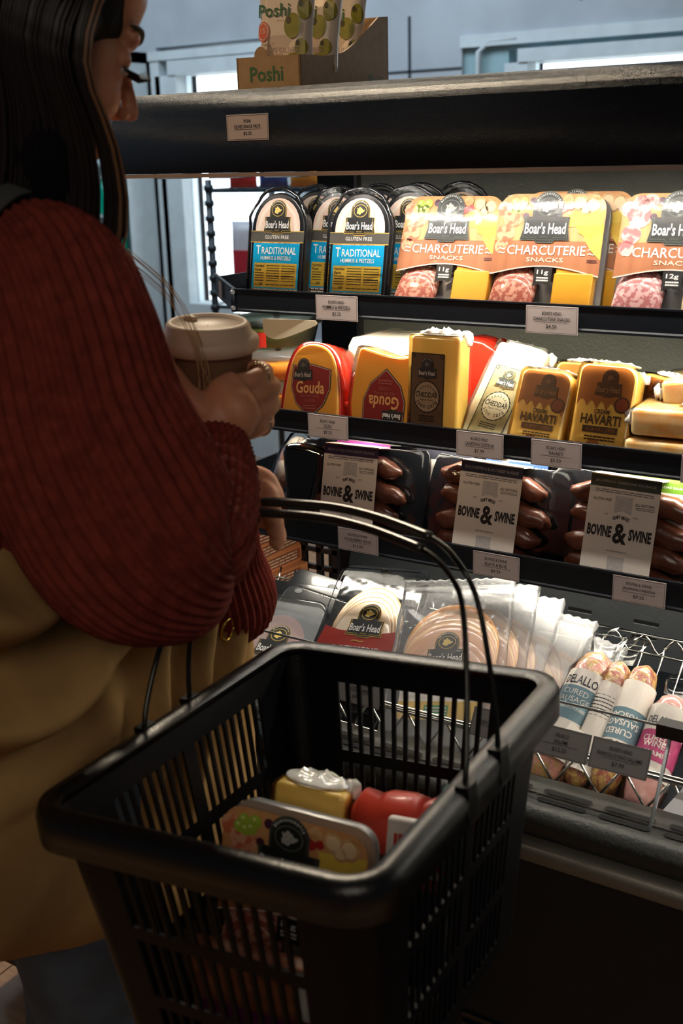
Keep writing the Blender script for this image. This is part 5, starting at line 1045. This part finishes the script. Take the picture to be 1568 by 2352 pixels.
for i in range(9):   # light wisps falling past the far shoulder
    a = rng.random(); x0,y0,z0 = -.742-.012*a,.86+.02*rng.random(),1.325+.02*rng.random()
    pts = cr([(x0-.03,y0-.03,z0+.03),(x0-.004,y0,z0-.01),(x0+.014+.014*a,y0+.004,z0-.04-.03*a),(x0+.020+.020*a,y0+.002,z0-.08-.03*rng.random()),(x0+.014+.016*a,y0,z0-.11-.04*rng.random())],4); b.tube(pts,[.00035]*(len(pts)-2)+[.0003,.0002],mat('hair_wisp_blonde',(.50,.32,.15),.4),4)
b.build('hair_strands',per)
# clothes
SWT = mat('rust_ribbed_knit',(.19,.030,.020),.85,bump=.6,bscale=260,var=.22,vscale=70,spec=.2)
def ribtube(b, pts, rads, ribs, amp, n=None, seg=8, spiral=0, up=None, rings=0):
    Pp = cr([(*p,*(r if hasattr(r,'__len__') else (r,r))) for p,r in zip(pts,rads)],seg)
    b.tube([p[:3] for p in Pp],[(p[3]+rings*cos(i*2.1),p[4]+rings*cos(i*2.1)) for i,p in enumerate(Pp)],SWT,n or ribs*6,ribs=ribs,amp=amp,spiral=spiral,up=up)
b = MB()
ribtube(b,[(-.95,.74,.84),(-.95,.74,.95),(-.935,.735,1.15),(-.90,.73,1.28),(-.87,.72,1.355),(-.858,.71,1.395)],[(.125,.175),(.13,.17),(.125,.17),(.130,.185),(.105,.150),(.070,.080)],60,.0022,seg=5,up=(.35,.9,0))
o = b.build('sweater_torso',per)
b = MB()
ribtube(b,[(-.80,.715,1.345),(-.755,.700,1.345),(-.727,.690,1.31),(-.712,.690,1.24),(-.688,.700,1.17),(-.664,.712,1.12),(-.648,.735,1.092),(-.645,.76,1.085)],[.055,.078,.084,.092,.098,.092,.066,.035],46,.0022,spiral=.11)
b.build('right_upper_sleeve',per)
b = MB()
ribtube(b,[(-.665,.730,1.100),(-.652,.758,1.112),(-.660,.788,1.128),(-.674,.818,1.152),(-.690,.841,1.175),(-.697,.850,1.185)],[.050,.054,.050,.045,.039,.034],34,.0014,spiral=.05,rings=.0014)
ribtube(b,[(-.6955,.849,1.183),(-.6975,.8515,1.1865)],[.036,.034],34,.001,seg=4)
b.build('right_forearm_sleeve',per)
b = MB()
ribtube(b,[(-.93,.75,1.34),(-1.00,.79,1.32),(-.98,.87,1.17),(-.86,.95,1.00),(-.775,.955,.965),(-.755,.93,1.03),(-.728,.908,1.080)],[.06,.08,.08,.072,.056,.042,.030],36,.002)
b.build('left_sleeve',per)
JE = mat('blue_grey_jeans',(.055,.075,.10),.85,bump=.5,bscale=300,var=.2,vscale=20)
b = MB()
for hx,hy in ((-.845,.755),(-.985,.850)): b.tube(cr([(hx,hy,.88),(hx,hy,.70),(hx,hy+.012,.48),(hx,hy,.3),(hx,hy-.01,.07)],5),[p[0] for p in cr([(.098,),(.094,),(.074,),(.070,),(.062,)],5)],JE,28)
b.tube([(-.95,.74,.80),(-.95,.74,.92)],[(.12,.175),(.12,.17)],JE,28,up=(.35,.9,0)); b.build('jeans',per)
for hx,hy in ((-.845,.755),(-.985,.850)):
    b = MB(); b.ell((hx+.035,hy+.06,.045),(.052,.125,.043),mat('shoe_dark',(.03,.03,.03),.6),20); b.build('shoe',per)
# ---------------------------------------------------------------- shoulder bag
TAN = mat('mustard_brown_suede',(.34,.20,.075),.9,bump=.35,bscale=90,var=.18,vscale=9,spec=.2)
bag = thing('shoulder_bag',"slouchy mustard brown suede tote on the shopper's shoulder, behind the basket",'bag')
b = MB(); NY, NZ = 90, 90; front = []; back = []
def bagpt(i,j):
    u = i/NY; v = j/NZ            # u along y, v up
    y = .40+.60*u; zb = max(.60,.71-.30*(u-.32))+.03*(abs(2*u-1)**6); zt = 1.13-.10*max(0,(u-.55)/.45)**1.5
    z = zb+(zt-zb)*v
    edge = max(0,1-(abs(2*u-1))**8)*max(0,1-abs(2*v-1)**10*.8)
    r = math.hypot((y-.635)*1.25,z-1.17); sw = 0
    if r < .30: sw = .036*cos(r*62)*min(1,(.30-r)/.08)*min(1,r/.05)
    pl = .017*sin((y-.2*z)*95)*max(0,min(1,(y-.70)/.08))*min(1,max(0,(z-.74)/.12))
    soft = .008*sin(y*23+z*9)*sin(z*17)
    x = -.800+.046*edge+(sw+pl+soft)*edge
    if u > .45: x += .035*(u-.45)
    return x, y, z, edge
F_ = [[None]*(NZ+1) for _ in range(NY+1)]; B_ = [[None]*(NZ+1) for _ in range(NY+1)]
for i in range(NY+1):
    for j in range(NZ+1):
        x,y,z,e = bagpt(i,j); F_[i][j] = b.v((x,y,z)); B_[i][j] = b.v((-.803-.02*e+(.035*(i/NY-.45) if i/NY>.45 else 0),y,z))
for i in range(NY):
    for j in range(NZ):
        b.face([F_[i][j],F_[i+1][j],F_[i+1][j+1],F_[i][j+1]],TAN,True); b.face([B_[i][j],B_[i][j+1],B_[i+1][j+1],B_[i+1][j]],TAN,True)
for i in range(NY):
    b.face([F_[i][0],B_[i][0],B_[i+1][0],F_[i+1][0]],TAN,True); b.face([F_[i][NZ],F_[i+1][NZ],B_[i+1][NZ],B_[i][NZ]],TAN,True)
for j in range(NZ):
    b.face([F_[0][j],F_[0][j+1],B_[0][j+1],B_[0][j]],TAN,True); b.face([F_[NY][j],B_[NY][j],B_[NY][j+1],F_[NY][j+1]],TAN,True)
b.build('bag_body',bag)
STR = mat('grey_strap',(.06,.06,.055),.8,bump=.4,bscale=200)
b = MB(); sp_ = cr([(-.83,.45,1.12),(-.80,.54,1.25),(-.765,.60,1.36),(-.758,.655,1.418),(-.765,.705,1.432),(-.775,.755,1.408),(-.82,.775,1.33),(-.84,.80,1.15),(-.82,.86,1.02)],6); b.tube(sp_,[(.003,.013)]*len(sp_),STR,12,up=(.5,-.2,1)); b.build('strap',bag)
b = MB(); BR = mat('brass_ring',(.65,.38,.08),.25,metal=1); c = Vector((-.735,.905,.955)); b.tube([c+Vector((.002*sin(a),.010*cos(a),.013*sin(a))) for a in [2*pi*i/20 for i in range(21)]],.0018,BR,8); b.build('brass_clip',bag)
